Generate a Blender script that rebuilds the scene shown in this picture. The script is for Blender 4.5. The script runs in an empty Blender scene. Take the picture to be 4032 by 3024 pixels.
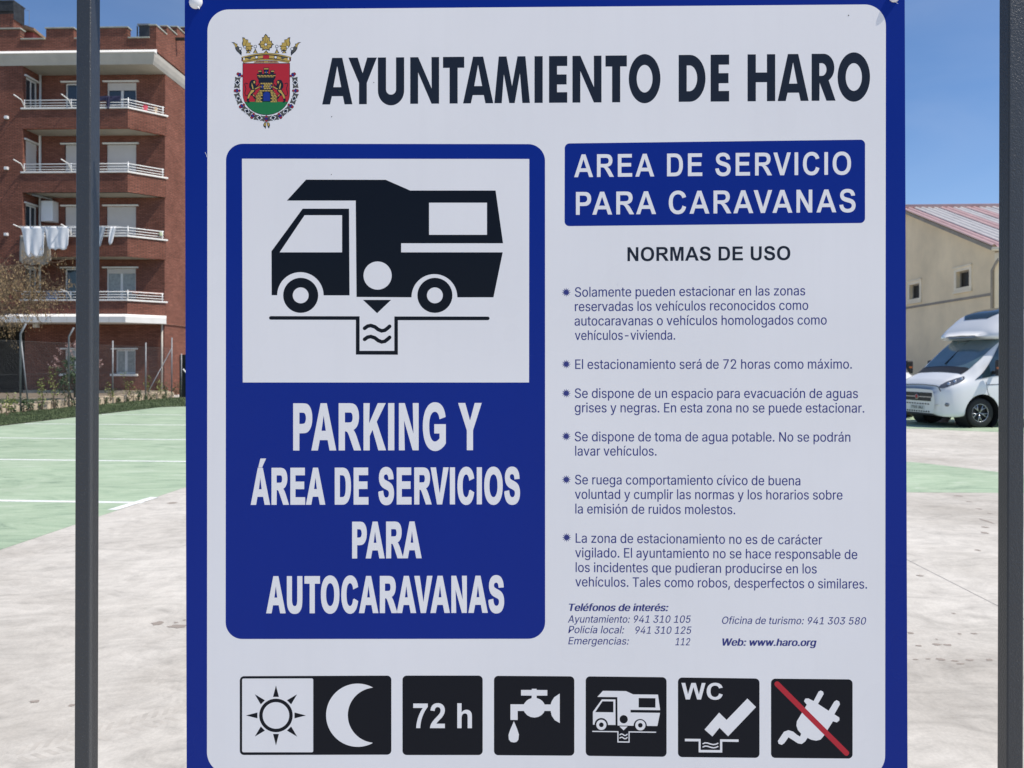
import bpy, bmesh, math, random
from mathutils import Vector, Matrix
from mathutils.geometry import tessellate_polygon
random.seed(7)
scene = bpy.context.scene
COL = scene.collection
R = math.radians

# ------------------------------------------------------------------ camera, sky, sun, exposure
EYE = 1.55
FPX, HX, HY = 2950.0, 2016.0, 1435.0      # focal length and horizon of the photograph in its own pixels
ROLL = R(0.155)
cam_d = bpy.data.cameras.new('camera')
cam = bpy.data.objects.new('camera', cam_d)
COL.objects.link(cam)
cam.location = (0, 0, EYE)
cam.rotation_euler = (Matrix.Rotation(R(90), 3, 'X') @ Matrix.Rotation(ROLL, 3, 'Z')).to_euler()
cam_d.sensor_width = 36
cam_d.lens = 36 * FPX / 4032
cam_d.shift_y = -(1512 - HY) / 4032
cam_d.clip_start = 0.05
cam_d.clip_end = 3000
cam_d.dof.use_dof = True
cam_d.dof.focus_distance = 1.04
cam_d.dof.aperture_fstop = 16
scene.camera = cam

SUN = Vector((0.52, -0.125, 0.845)).normalized()
world = bpy.data.worlds.new('World')
scene.world = world
world.use_nodes = True
wn = world.node_tree
sky = wn.nodes.new('ShaderNodeTexSky')
sky.sky_type = 'NISHITA'
sky.sun_disc = False
sky.sun_elevation = math.asin(SUN.z)
sky.sun_rotation = math.atan2(SUN.x, SUN.y)
sky.altitude = 480
sky.air_density = 0.95
sky.dust_density = 0.1
sky.ozone_density = 7.5
bg = wn.nodes['Background']
bg.inputs[1].default_value = 0.13
# faint high cirrus mixed into the sky by direction
tc = wn.nodes.new('ShaderNodeTexCoord')
mp = wn.nodes.new('ShaderNodeMapping'); mp.inputs['Scale'].default_value = (2.2, 2.2, 5.5)
mp.inputs['Rotation'].default_value = (0, R(24), 0)
nz = wn.nodes.new('ShaderNodeTexNoise'); nz.inputs['Scale'].default_value = 1.7; nz.inputs['Detail'].default_value = 5
nz.inputs['Roughness'].default_value = 0.5; nz.inputs['Distortion'].default_value = 0.6
rp = wn.nodes.new('ShaderNodeValToRGB')
rp.color_ramp.elements[0].position = 0.42; rp.color_ramp.elements[0].color = (0, 0, 0, 1)
rp.color_ramp.elements[1].position = 0.80; rp.color_ramp.elements[1].color = (0.13, 0.13, 0.13, 1)
mxs = wn.nodes.new('ShaderNodeMix'); mxs.data_type = 'RGBA'
wn.links.new(tc.outputs['Generated'], mp.inputs[0]); wn.links.new(mp.outputs[0], nz.inputs['Vector'])
wn.links.new(nz.outputs['Fac'], rp.inputs[0]); wn.links.new(rp.outputs[0], mxs.inputs['Factor'])
wn.links.new(sky.outputs[0], mxs.inputs['A']); mxs.inputs['B'].default_value = (5.2, 5.6, 6.6, 1)
wn.links.new(mxs.outputs['Result'], bg.inputs[0])

sd = bpy.data.lights.new('sun', 'SUN'); sd.energy = 4.9; sd.angle = R(0.53); sd.color = (1.0, 0.93, 0.84)
so = bpy.data.objects.new('sun', sd); COL.objects.link(so)
so.rotation_euler = (-SUN).to_track_quat('-Z', 'Y').to_euler()

scene.view_settings.view_transform = 'Standard'
scene.view_settings.look = 'None'
scene.view_settings.exposure = 0.10
scene.view_settings.gamma = 1.0
scene.view_settings.use_curve_mapping = False

# ------------------------------------------------------------------ helpers
def ray(px, py):
    """direction (with Y = 1) through a point of the photograph"""
    x, y = px - HX, -(py - HY)
    c, s = math.cos(ROLL), math.sin(ROLL)
    x, y = x * c - y * s, x * s + y * c
    return Vector((x / FPX, 1.0, y / FPX))
def at(px, py, d):
    return Vector((0, 0, EYE)) + ray(px, py) * d

def tag(o, label=None, cat=None, group=None, kind=None):
    if label: o['label'] = label
    if cat: o['category'] = cat
    if group: o['group'] = group
    if kind: o['kind'] = kind
    return o
def empty(name, loc=(0, 0, 0), rz=0.0, **k):
    o = bpy.data.objects.new(name, None); COL.objects.link(o)
    o.location = loc; o.rotation_euler = (0, 0, rz); o.empty_display_size = 0.2
    return tag(o, **k)
def link(name, me, mats, parent=None, smooth=False, **k):
    for m in (mats if isinstance(mats, (list, tuple)) else [mats]): me.materials.append(m)
    if smooth:
        for p in me.polygons: p.use_smooth = True
    o = bpy.data.objects.new(name, me); COL.objects.link(o)
    o.parent = parent
    return tag(o, **k)
def obj(name, bm, mats, parent=None, smooth=False, bevel=0, **k):
    me = bpy.data.meshes.new(name); bm.to_mesh(me); bm.free()
    o = link(name, me, mats, parent, smooth, **k)
    if bevel:
        b = o.modifiers.new('bevel', 'BEVEL'); b.width = bevel; b.segments = 2; b.limit_method = 'ANGLE'
    return o
def pyobj(name, vs, fs, mats, parent=None, smooth=False, **k):
    me = bpy.data.meshes.new(name); me.from_pydata([tuple(v) for v in vs], [], fs); me.update()
    return link(name, me, mats, parent, smooth, **k)
def BM(): return bmesh.new()
def box(bm, x0, x1, y0, y1, z0, z1, mi=0):
    v = [bm.verts.new(p) for p in ((x0,y0,z0),(x1,y0,z0),(x1,y1,z0),(x0,y1,z0),(x0,y0,z1),(x1,y0,z1),(x1,y1,z1),(x0,y1,z1))]
    for f in ((0,3,2,1),(4,5,6,7),(0,1,5,4),(1,2,6,5),(2,3,7,6),(3,0,4,7)):
        bm.faces.new([v[i] for i in f]).material_index = mi
def prism(bm, pts, z0, z1, mi=0):
    """extrude a footprint polygon (x, y) from z0 to z1"""
    a = [bm.verts.new((p[0], p[1], z0)) for p in pts]; b = [bm.verts.new((p[0], p[1], z1)) for p in pts]
    n = len(pts)
    fs = [bm.faces.new(a[::-1]), bm.faces.new(b)]
    for i in range(n): fs.append(bm.faces.new((a[i], a[(i+1)%n], b[(i+1)%n], b[i])))
    for f in fs: f.material_index = mi
def tube(bm, pts, r, n=8, mi=0, cap=True):
    pts = [Vector(p) for p in pts]
    rs = r if isinstance(r, (list, tuple)) else [r] * len(pts)
    rings = []
    for i, p in enumerate(pts):
        t = (pts[min(i+1, len(pts)-1)] - pts[max(i-1, 0)]).normalized()
        u = t.orthogonal().normalized() if i == 0 else (u - t * u.dot(t)).normalized()
        w = t.cross(u)
        rings.append([bm.verts.new(p + (u * math.cos(2*math.pi*k/n) + w * math.sin(2*math.pi*k/n)) * rs[i]) for k in range(n)])
    for a, b in zip(rings, rings[1:]):
        for k in range(n): bm.faces.new((a[k], a[(k+1)%n], b[(k+1)%n], b[k])).material_index = mi
    if cap and n > 2:
        bm.faces.new(rings[0][::-1]).material_index = mi; bm.faces.new(rings[-1]).material_index = mi
def lathe(bm, prof, n=32, M=None, mi=0):
    """prof: (radius, height) pairs revolved about local Z, M places it"""
    M = M or Matrix.Identity(4)
    rings = []
    for r, z in prof:
        if r < 1e-6: rings.append([bm.verts.new(M @ Vector((0, 0, z)))])
        else: rings.append([bm.verts.new(M @ Vector((r*math.cos(2*math.pi*k/n), r*math.sin(2*math.pi*k/n), z))) for k in range(n)])
    for a, b in zip(rings, rings[1:]):
        for k in range(n):
            if len(a) == 1: f = (a[0], b[k], b[(k+1)%n])
            elif len(b) == 1: f = (a[k], a[(k+1)%n], b[0])
            else: f = (a[k], a[(k+1)%n], b[(k+1)%n], b[k])
            try: bm.faces.new(f).material_index = mi
            except ValueError: pass

# ------------------------------------------------------------------ materials
def mat(name, col, rough=0.6, metal=0.0, spec=0.5, coat=0.0):
    m = bpy.data.materials.new(name); m.use_nodes = True
    b = m.node_tree.nodes['Principled BSDF']
    b.inputs['Base Color'].default_value = (*col, 1); b.inputs['Roughness'].default_value = rough
    b.inputs['Metallic'].default_value = metal; b.inputs['Specular IOR Level'].default_value = spec
    b.inputs['Coat Weight'].default_value = coat; b.inputs['Coat Roughness'].default_value = 0.05
    return m
class NT:
    def __init__(s, m): s.m = m; s.t = m.node_tree; s.b = s.t.nodes['Principled BSDF']
    def n(s, typ, **k):
        o = s.t.nodes.new(typ)
        for a, v in k.items():
            if a in o.inputs.keys() if isinstance(a, str) else False: o.inputs[a].default_value = v
            else: setattr(o, a, v)
        return o
    def l(s, a, b): s.t.links.new(a, b)
    def pos(s, scale=(1, 1, 1), rot=(0, 0, 0), kind='obj'):
        tcn = s.n('ShaderNodeTexCoord'); mpn = s.n('ShaderNodeMapping')
        mpn.inputs['Scale'].default_value = scale; mpn.inputs['Rotation'].default_value = rot
        if kind == 'obj': s.l(tcn.outputs['Object'], mpn.inputs[0])
        else:
            g = s.n('ShaderNodeNewGeometry'); s.l(g.outputs['Position'], mpn.inputs[0])
        return mpn.outputs[0]
    def noise(s, vec, scale, detail=4, rough=0.55, dist=0.0):
        o = s.n('ShaderNodeTexNoise'); o.inputs['Scale'].default_value = scale; o.inputs['Detail'].default_value = detail
        o.inputs['Roughness'].default_value = rough; o.inputs['Distortion'].default_value = dist
        s.l(vec, o.inputs['Vector']); return o.outputs['Fac']
    def ramp(s, fac, stops):
        o = s.n('ShaderNodeValToRGB'); cr = o.color_ramp
        while len(cr.elements) < len(stops): cr.elements.new(0.5)
        for e, (p, c) in zip(cr.elements, stops):
            e.position = p; e.color = (*c, 1) if isinstance(c, (tuple, list)) else (c, c, c, 1)
        s.l(fac, o.inputs[0]); return o.outputs[0]
    def mix(s, f, a, b, mode='MIX'):
        o = s.n('ShaderNodeMix'); o.data_type = 'RGBA'; o.blend_type = mode
        for sock, v in (('Factor', f), ('A', a), ('B', b)):
            if isinstance(v, (int, float)): o.inputs[sock].default_value = v
            elif isinstance(v, (tuple, list)): o.inputs[sock].default_value = (*v, 1)
            else: s.l(v, o.inputs[sock])
        return o.outputs['Result']
    def base(s, c): s.l(c, s.b.inputs['Base Color'])
    def bump(s, h, strength=0.3, dist=0.01):
        o = s.n('ShaderNodeBump'); o.inputs['Strength'].default_value = strength; o.inputs['Distance'].default_value = dist
        s.l(h, o.inputs['Height']); s.l(o.outputs[0], s.b.inputs['Normal'])

def mottled(name, col, amt=0.25, scale=3.0, rough=0.8, bump=0.15, bscale=60, kind='obj', **k):
    m = mat(name, col, rough, **k); t = NT(m); v = t.pos(kind=kind)
    f = t.noise(v, scale, 6, 0.6)
    d = tuple(c * (1 - amt) for c in col); h = tuple(min(1, c * (1 + amt)) for c in col)
    t.base(t.ramp(f, [(0.3, d), (0.7, h)]))
    if bump: t.bump(t.noise(v, bscale, 3), bump, 0.004)
    return m

def brick_mat(name, axis):
    m = mat(name, (0.3, 0.1, 0.06), 0.9, spec=0.06); t = NT(m)
    tcn = t.n('ShaderNodeTexCoord'); sep = t.n('ShaderNodeSeparateXYZ'); t.l(tcn.outputs['Object'], sep.inputs[0])
    cmb = t.n('ShaderNodeCombineXYZ')
    if axis == 'x': t.l(sep.outputs['X'], cmb.inputs['X'])
    elif axis == 'y': t.l(sep.outputs['Y'], cmb.inputs['X'])
    else:
        a = t.n('ShaderNodeMath'); a.operation = 'ADD'; t.l(sep.outputs['X'], a.inputs[0]); t.l(sep.outputs['Y'], a.inputs[1])
        a2 = t.n('ShaderNodeMath'); a2.operation = 'MULTIPLY'; a2.inputs[1].default_value = 0.7071; t.l(a.outputs[0], a2.inputs[0])
        t.l(a2.outputs[0], cmb.inputs['X'])
    t.l(sep.outputs['Z'], cmb.inputs['Y'])
    b = t.n('ShaderNodeTexBrick'); b.inputs['Scale'].default_value = 1
    b.inputs['Brick Width'].default_value = 0.25; b.inputs['Row Height'].default_value = 0.066
    b.inputs['Mortar Size'].default_value = 0.017; b.inputs['Mortar Smooth'].default_value = 0.2; b.inputs['Bias'].default_value = -0.1
    b.inputs['Color1'].default_value = (0.335, 0.126, 0.088, 1); b.inputs['Color2'].default_value = (0.23, 0.082, 0.057, 1)
    b.inputs['Mortar'].default_value = (0.105, 0.066, 0.052, 1)
    t.l(cmb.outputs[0], b.inputs['Vector'])
    n1 = t.noise(cmb.outputs[0], 0.7, 6, 0.65)
    mpn = t.n('ShaderNodeMapping'); mpn.inputs['Scale'].default_value = (1.2, 9, 1); t.l(cmb.outputs[0], mpn.inputs[0])
    n2 = t.noise(mpn.outputs[0], 1.6, 3, 0.6)
    c = t.mix(1.0, b.outputs['Color'], t.ramp(n1, [(0.25, 0.74), (0.75, 1.22)]), 'MULTIPLY')
    c = t.mix(1.0, c, t.ramp(n2, [(0.3, 0.85), (0.7, 1.12)]), 'MULTIPLY')
    t.base(c)
    inv = t.ramp(b.outputs['Fac'], [(0, 1.0), (1, 0.0)])
    t.bump(inv, 0.5, 0.01)
    return m

M = {}
M['brick_x'] = brick_mat('red brick front', 'x')
M['brick_y'] = brick_mat('red brick side', 'y')
M['brick_d'] = brick_mat('red brick diagonal', 'd')
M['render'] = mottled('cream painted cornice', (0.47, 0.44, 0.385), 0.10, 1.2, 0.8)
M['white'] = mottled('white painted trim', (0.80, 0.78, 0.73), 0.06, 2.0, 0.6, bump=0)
M['rail'] = mat('white painted rail', (0.80, 0.80, 0.78), 0.4)
M['cap'] = mottled('grey cap stone', (0.36, 0.37, 0.32), 0.2, 4.0, 0.85)
M['frame'] = mat('white window frame', (0.72, 0.72, 0.70), 0.45)
M['blind'] = mottled('beige roller shutter', (0.62, 0.58, 0.54), 0.04, 2.0, 0.6, bump=0)
t = NT(M['blind']); w_ = t.n('ShaderNodeTexWave'); w_.bands_direction = 'Z'; w_.inputs['Scale'].default_value = 6.5
t.l(t.pos(), w_.inputs['Vector']); t.bump(w_.outputs['Fac'], 0.4, 0.01)
M['glass'] = mat('dark window glass', (0.035, 0.045, 0.055), 0.06, spec=0.8)
M['dullglass'] = mat('dusty dark glass', (0.03, 0.028, 0.025), 0.45, spec=0.15)
M['curtain'] = mottled('grey curtain behind glass', (0.30, 0.32, 0.31), 0.25, 7.0, 0.35, bump=0)
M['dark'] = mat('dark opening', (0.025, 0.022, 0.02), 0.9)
M['metal_dark'] = mottled('dark weathered metal', (0.055, 0.058, 0.062), 0.3, 5, 0.6, metal=0.3)
M['galv'] = mottled('galvanised steel', (0.24, 0.25, 0.26), 0.2, 9, 0.55, metal=0.4, bump=0)
M['pink'] = mottled('salmon render', (0.48, 0.13, 0.12), 0.08, 2, 0.85)
M['tile'] = mottled('old roof tile', (0.26, 0.17, 0.11), 0.3, 6, 0.9)
M['boiler'] = mat('white enamel', (0.74, 0.74, 0.74), 0.35)
M['cloth'] = mottled('white cotton', (0.86, 0.86, 0.87), 0.05, 8, 0.9, bump=0)
M['cloth_grey'] = mottled('pale grey cotton', (0.42, 0.46, 0.50), 0.15, 8, 0.9, bump=0)
M['cloth_dark'] = mottled('navy cotton', (0.035, 0.035, 0.08), 0.15, 8, 0.9, bump=0)
M['canvas'] = mottled('taupe canvas', (0.34, 0.31, 0.27), 0.08, 2, 0.9, bump=0)

# concrete yard: worn, scuffed, dusty
def concrete_mat():
    m = mat('sunlit worn concrete', (0.5, 0.49, 0.46), 0.82, spec=0.3); t = NT(m)
    v = t.pos(kind='geo')
    big = t.noise(v, 0.45, 8, 0.68, 0.3)
    vs = t.pos((1.0, 1.9, 1.0), (0, 0, R(14)), kind='geo')
    sc = t.noise(vs, 1.9, 10, 0.72, 2.2)
    vr = t.pos((1.7, 0.9, 1.0), (0, 0, R(-38)), kind='geo')
    sc2 = t.noise(vr, 3.1, 9, 0.75, 1.6)
    fine = t.noise(v, 70, 5, 0.8)
    c = t.ramp(big, [(0.34, (0.43, 0.40, 0.35)), (0.48, (0.53, 0.50, 0.445)), (0.62, (0.60, 0.57, 0.512))])
    c = t.mix(1.0, c, t.ramp(sc, [(0.33, 0.76), (0.44, 0.91), (0.55, 1.01), (0.66, 1.09)]), 'MULTIPLY')
    c = t.mix(1.0, c, t.ramp(sc2, [(0.30, 0.86), (0.46, 0.96), (0.70, 1.06)]), 'MULTIPLY')
    c = t.mix(1.0, c, t.ramp(fine, [(0.3, 0.88), (0.7, 1.08)]), 'MULTIPLY')
    # rust brown drips and dark drops
    vo = t.n('ShaderNodeTexVoronoi'); vo.inputs['Scale'].default_value = 0.9; vo.inputs['Randomness'].default_value = 1.0
    dv = t.mix(0.10, v, t.n('ShaderNodeTexNoise').outputs['Color'])
    t.l(v, vo.inputs['Vector'])
    spot = t.ramp(vo.outputs['Distance'], [(0.035, 1.0), (0.06, 0.0)])
    gate = t.ramp(t.noise(v, 0.45, 2), [(0.50, 0.0), (0.60, 0.75)])
    c = t.mix(t.mix(1.0, spot, gate, 'MULTIPLY'), c, (0.19, 0.15, 0.115))
    t.base(c); t.bump(fine, 0.25, 0.003)
    return m
M['concrete'] = concrete_mat()
def green_mat():
    m = mat('faded green floor paint', (0.2, 0.3, 0.2), 0.8, spec=0.3); t = NT(m)
    v = t.pos(kind='geo')
    vs = t.pos((0.9, 2.4, 1.0), (0, 0, R(5)), kind='geo')
    a = t.noise(vs, 1.1, 9, 0.72, 1.6); b = t.noise(v, 0.3, 5, 0.6); f = t.noise(v, 60, 3, 0.7)
    c = t.ramp(a, [(0.34, (0.235, 0.31, 0.225)), (0.44, (0.325, 0.425, 0.295)), (0.56, (0.39, 0.485, 0.345)), (0.70, (0.475, 0.545, 0.44))])
    c = t.mix(1.0, c, t.ramp(b, [(0.3, 0.86), (0.7, 1.07)]), 'MULTIPLY')
    c = t.mix(1.0, c, t.ramp(f, [(0.3, 0.90), (0.7, 1.07)]), 'MULTIPLY')
    t.base(c); t.bump(f, 0.2, 0.003)
    return m
M['green'] = green_mat()
M['line'] = mottled('worn white road paint', (0.74, 0.76, 0.74), 0.12, 5, 0.7, kind='geo')
M['joint'] = mat('dark joint filler', (0.27, 0.255, 0.24), 0.9)
M['stain'] = mat('rusty mud stain', (0.29, 0.25, 0.215), 0.9)
M['tyremark'] = mottled('grey rubber scuff', (0.45, 0.42, 0.37), 0.15, 12, 0.85, kind='geo', bump=0)
M['grass'] = mottled('grass ground', (0.075, 0.10, 0.042), 0.4, 3, 0.95, kind='geo')
M['blade'] = mottled('grass blades', (0.085, 0.115, 0.05), 0.45, 2.0, 0.8, kind='geo', bump=0)
M['soil'] = mottled('dry garden soil', (0.17, 0.135, 0.095), 0.3, 3, 0.95, kind='geo')
M['stone'] = mottled('sandy stone block', (0.48, 0.39, 0.28), 0.25, 5, 0.9, kind='geo', bump=0.5, bscale=20)
M['tarp'] = mottled('black green windbreak cloth', (0.012, 0.02, 0.02), 0.4, 3, 0.8)
M['leaf_y'] = mottled('yellow green leaf', (0.17, 0.20, 0.045), 0.4, 6, 0.6, kind='geo', bump=0)
M['leaf_g'] = mottled('dark green leaf', (0.045, 0.085, 0.028), 0.4, 6, 0.6, kind='geo', bump=0)
M['leaf_dry'] = mottled('dry golden leaf', (0.30, 0.21, 0.105), 0.45, 5, 0.8, kind='geo', bump=0)
M['flower'] = mottled('pale pink blossom', (0.50, 0.32, 0.29), 0.25, 9, 0.8, kind='geo', bump=0)
M['bark'] = mottled('brown bark', (0.12, 0.085, 0.055), 0.3, 12, 0.9, bump=0.5, bscale=30)

# ------------------------------------------------------------------ ground
tag(pyobj('ground', [(-900, -300, 0), (900, -300, 0), (900, 1500, 0), (-900, 1500, 0)], [(0, 1, 2, 3)], M['concrete']), kind='structure')
LOT = R(-3.2)   # the yard and the block are turned a little against the sign
def sheet(name, pts, z, m, **k):
    return pyobj(name, [(x, y, z) for x, y in pts], [tuple(range(len(pts)))], m, **k)
sheet('painted_parking_area', [(-12.75, 5.4), (-4.30, 5.0), (-4.08, 9.5), (-3.2, 26.4), (-11.9, 27.0), (-12.45, 26.5)], 0.0015, M['green'], kind='structure')
sheet('painted_parking_area', [(2.6, 9.2), (8.3, 9.08), (7.08, 10.95), (6.5, 11.95), (6.3, 12.1), (2.6, 12.25)], 0.0015, M['green'], kind='structure')
sheet('painted_parking_area', [(4.0, 18.7), (9.9, 18.35), (12.1, 17.05), (18.0, 16.6), (18.6, 23.5), (4.3, 24.4)], 0.0015, M['green'], kind='structure')
def stripe(x0, y0, x1, y1, w, z=0.008):
    d = Vector((x1 - x0, y1 - y0)).normalized(); n = Vector((-d.y, d.x)) * w / 2
    return [(x0 + n.x, y0 + n.y), (x0 - n.x, y0 - n.y), (x1 - n.x, y1 - n.y), (x1 + n.x, y1 + n.y)]
for y in (4.95, 8.33, 11.77, 15.08, 18.6, 22.2):
    yl = y + 0.068 * 8.1
    if y > 5: sheet('painted_line', stripe(-12.45 if y > 12 else -12.6, yl, -4.1, y, 0.10), 0.003, M['line'], kind='structure')
    if y > 5: sheet('painted_line', stripe(-4.22, y - 0.42, -4.13, y + 0.34, 0.11), 0.0042, M['line'], kind='structure')
for pts in (stripe(4.0, 12.23, 6.32, 12.10, 0.09), stripe(13.6, 17.0, 14.0, 22.4, 0.1)):
    sheet('painted_line', pts, 0.003, M['line'], kind='structure')
# sawn joints in the slab
for pts in (stripe(3.10, 2.0, 3.20, 9.05, 0.009),):
    sheet('slab_joint', pts, 0.0008, M['joint'], kind='structure')
# mud stains and rubber marks where the photo has them
rs = random.Random(3)
def blot(px, py, wpx, hpx, m=None):
    g = ray(px, py); d = -EYE / g.z; c = at(px, py, d)
    rx = wpx / FPX * d / 2; ry = hpx / abs(py - HY) * d / 2
    n = 14; pts = []
    for k in range(n):
        a = 2 * math.pi * k / n; q = rs.uniform(0.65, 1.15)
        pts.append((c.x + math.cos(a) * rx * q, c.y + math.sin(a) * ry * q))
    sheet('mud_stain', pts, 0.0010 + rs.uniform(0, 0.0008), m or M['stain'], kind='structure')
for b in ((621, 2454, 52, 16), (697, 2467, 80, 14), (692, 2452, 18, 6), (727, 2442, 12, 5), (137, 2763, 36, 13), (285, 2778, 30, 12),
          (3623, 2267, 28, 6), (3755, 2416, 16, 6), (3586, 2493, 26, 8), (3618, 2543, 30, 7), (3690, 2538, 40, 9), (3732, 2540, 36, 8), (3836, 2495, 24, 6),
          (3702, 2596, 36, 11), (3760, 2603, 30, 8), (3820, 2600, 34, 7), (3895, 2598, 30, 11), (3605, 2597, 22, 6), (3655, 2595, 22, 5), (3780, 2614, 34, 5),
          (3876, 2098, 32, 9), (3884, 2052, 14, 22), (3878, 2076, 30, 6), (3850, 2167, 22, 7), (3775, 1953, 36, 6), (3815, 1975, 22, 4), (3855, 2004, 22, 5), (3898, 2022, 16, 5),
          (3688, 2517, 8, 6), (3778, 2496, 14, 5)):
    blot(*b)
def treads(x0, y0, x1, y1, w=0.21):
    bm = BM(); d = Vector((x1-x0, y1-y0, 0)); L = d.length; d.normalize(); n = Vector((-d.y, d.x, 0))
    s = 0.0
    while s < L:
        c = Vector((x0, y0, 0.0004)) + d * s
        for sd in (-1, 1):
            if rs.random() < 0.75:
                a = c + n * sd * w * 0.10; b = c + n * sd * w * 0.5 + d * 0.03
                e = d * 0.022
                bm.faces.new([bm.verts.new(p) for p in (a, a + e, b + e, b)])
        s += 0.045
    return obj('tyre_mark', bm, M['tyremark'], kind='stuff', )
tg = [treads(-1.95, 2.95, -1.2, 3.55, .16), treads(-1.75, 3.72, -1.15, 3.45, .16)]
for o_ in tg: o_['kind'] = 'structure'

# grass strip and raised garden behind the low wall
sheet('grass_verge', [(-15.5, 8), (-12.78, 8), (-12.45, 26.5), (-11.9, 27.0), (-6, 27.0), (-6, 34), (-15.2, 34)], 0.02, M['grass'], kind='structure')
sheet('garden_ground', [(-60, 6), (-15.62, 6), (-15.5, 34.9), (-60, 34.9)], 0.16, M['grass'], kind='structure')
sheet('garden_path', [(-60, 28.2), (-15.56, 28.0), (-15.52, 34.8), (-60, 34.8)], 0.166, M['soil'], kind='structure')
bm = BM(); box(bm, -60, -15.9, 27.9, 28.05, 0.1, 0.24)
obj('path_kerb', bm, M['stone'], kind='structure')
gr = random.Random(11); vs = []; fs = []
def blades(n, fx, zbase, h):
    for _ in range(n):
        x, y = fx(); a = gr.uniform(0, 6.28); w = gr.uniform(0.008, 0.02); hh = gr.uniform(0.4, 1) * h
        lean = Vector((gr.uniform(-1, 1), gr.uniform(-1, 1), 0)) * hh * 0.4
        dx, dy = math.cos(a) * w, math.sin(a) * w; i = len(vs)
        vs.extend([(x - dx, y - dy, zbase), (x + dx, y + dy, zbase), (x + lean.x, y + lean.y, zbase + hh)]); fs.append((i, i+1, i+2))
blades(26000, lambda: (lambda y: (gr.uniform(-15.4, -12.8 + 0.33 * (y - 8) / 18.5), y))(gr.uniform(14, 27)), 0.02, 0.05)
blades(7000, lambda: (gr.uniform(-15.2, -8), gr.uniform(27, 33)), 0.02, 0.09)
blades(9000, lambda: (gr.uniform(-22, -15.7), gr.uniform(20, 27.8)), 0.16, 0.10)
tag(pyobj('grass', vs, fs, M['blade']), 'short green grass on the verge beside the low stone wall', 'grass', kind='stuff')

# ------------------------------------------------------------------ apartment building (local u right, w back, z up; z given above the eye)
BA = R(-2.0)
bld = empty('apartment_building', (-16.67, 35.0, 0), BA, label='five storey red brick apartment block with white railed balconies and stepped gable', cat='building')
def e(z): return z + EYE
def part(name, bm, m, parent=None, **k): return obj(name, bm, m, parent or bld, **k)
def wall_open(bm, u0, u1, z0, z1, ops, w, depth):
    """vertical wall in the plane w with rectangular openings and their reveals"""
    us = sorted({u0, u1, *[o[0] for o in ops], *[o[1] for o in ops]}); zs = sorted({z0, z1, *[o[2] for o in ops], *[o[3] for o in ops]})
    for a, b in zip(us, us[1:]):
        for c, d in zip(zs, zs[1:]):
            if any(o[0] <= a and b <= o[1] and o[2] <= c and d <= o[3] for o in ops): continue
            bm.faces.new([bm.verts.new(p) for p in ((a, w, c), (b, w, c), (b, w, d), (a, w, d))])
    for o in ops:
        a, b, c, d = o
        for q in (((a,w,c),(a,w+depth,c),(a,w+depth,d),(a,w,d)), ((b,w,c),(b,w,d),(b,w+depth,d),(b,w+depth,c)),
                  ((a,w,d),(a,w+depth,d),(b,w+depth,d),(b,w,d)), ((a,w,c),(b,w,c),(b,w+depth,c),(a,w+depth,c))):
            bm.faces.new([bm.verts.new(p) for p in q])
WR = (-3.05, -1.59); WL = (-5.11, -3.70)
CK = [3.0, 6.0, 9.0, 12.0]
BW = 1.2
ops = []
for c in CK: ops += [(WR[0], WR[1], e(c - 0.85), e(c + 1.6)), (WL[0], WL[1], e(c - 0.85), e(c + 1.6))]
gops = [(-2.58, -1.60, e(-0.50), e(0.66)), (-5.10, -4.05, e(-0.50), e(0.66))]
bm = BM()
wall_open(bm, -6.37, -0.17, e(1.95), e(14.0), ops, BW, 0.14)
wall_open(bm, -7.08, -0.17, 0.0, e(1.95), gops, BW + 0.001, 0.14)
part('wall', bm, M['brick_x'])
bm = BM()   # front pier left of the balconies, and everything to the left
wall_open(bm, -24, -6.37, e(2.2), e(14.0), [], 0.0, 0)
part('wall', bm, M['brick_x'])
bm = BM()   # side of the recess
bm.faces.new([bm.verts.new(p) for p in ((-6.37, 0.001, e(2.2)), (-6.37, 0.22, e(2.2)), (-6.37, 0.22, e(14)), (-6.37, 0.001, e(14)))])
bm.faces.new([bm.verts.new(p) for p in ((-6.37, 1.02, e(2.2)), (-6.37, BW, e(2.2)), (-6.37, BW, e(14)), (-6.37, 1.02, e(14)))])
prev = 2.2
for c in CK + [99]:
    top = min(c - 0.85, 14) if c < 90 else 14
    bm.faces.new([bm.verts.new(p) for p in ((-6.37, 0.22, e(prev)), (-6.37, 1.02, e(prev)), (-6.37, 1.02, e(top)), (-6.37, 0.22, e(top)))])
    prev = c + 1.55
part('wall', bm, M['brick_y'])
bm = BM()   # gable below the cornice
bm.faces.new([bm.verts.new(p) for p in ((-0.17, BW + .002, 0), (-0.17, 14, 0), (-0.17, 14, e(14)), (-0.17, BW + .002, e(14)))])
part('wall', bm, M['brick_y'])
bm = BM()   # back of the block and dark porch under the left part
box(bm, -24, -0.2, 13.9, 14, 0, e(14)); part('wall', bm, M['brick_x'])
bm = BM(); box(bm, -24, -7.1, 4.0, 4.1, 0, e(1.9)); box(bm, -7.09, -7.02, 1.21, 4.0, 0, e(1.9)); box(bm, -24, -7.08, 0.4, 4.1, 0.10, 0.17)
part('porch', bm, M['dark'])
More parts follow.
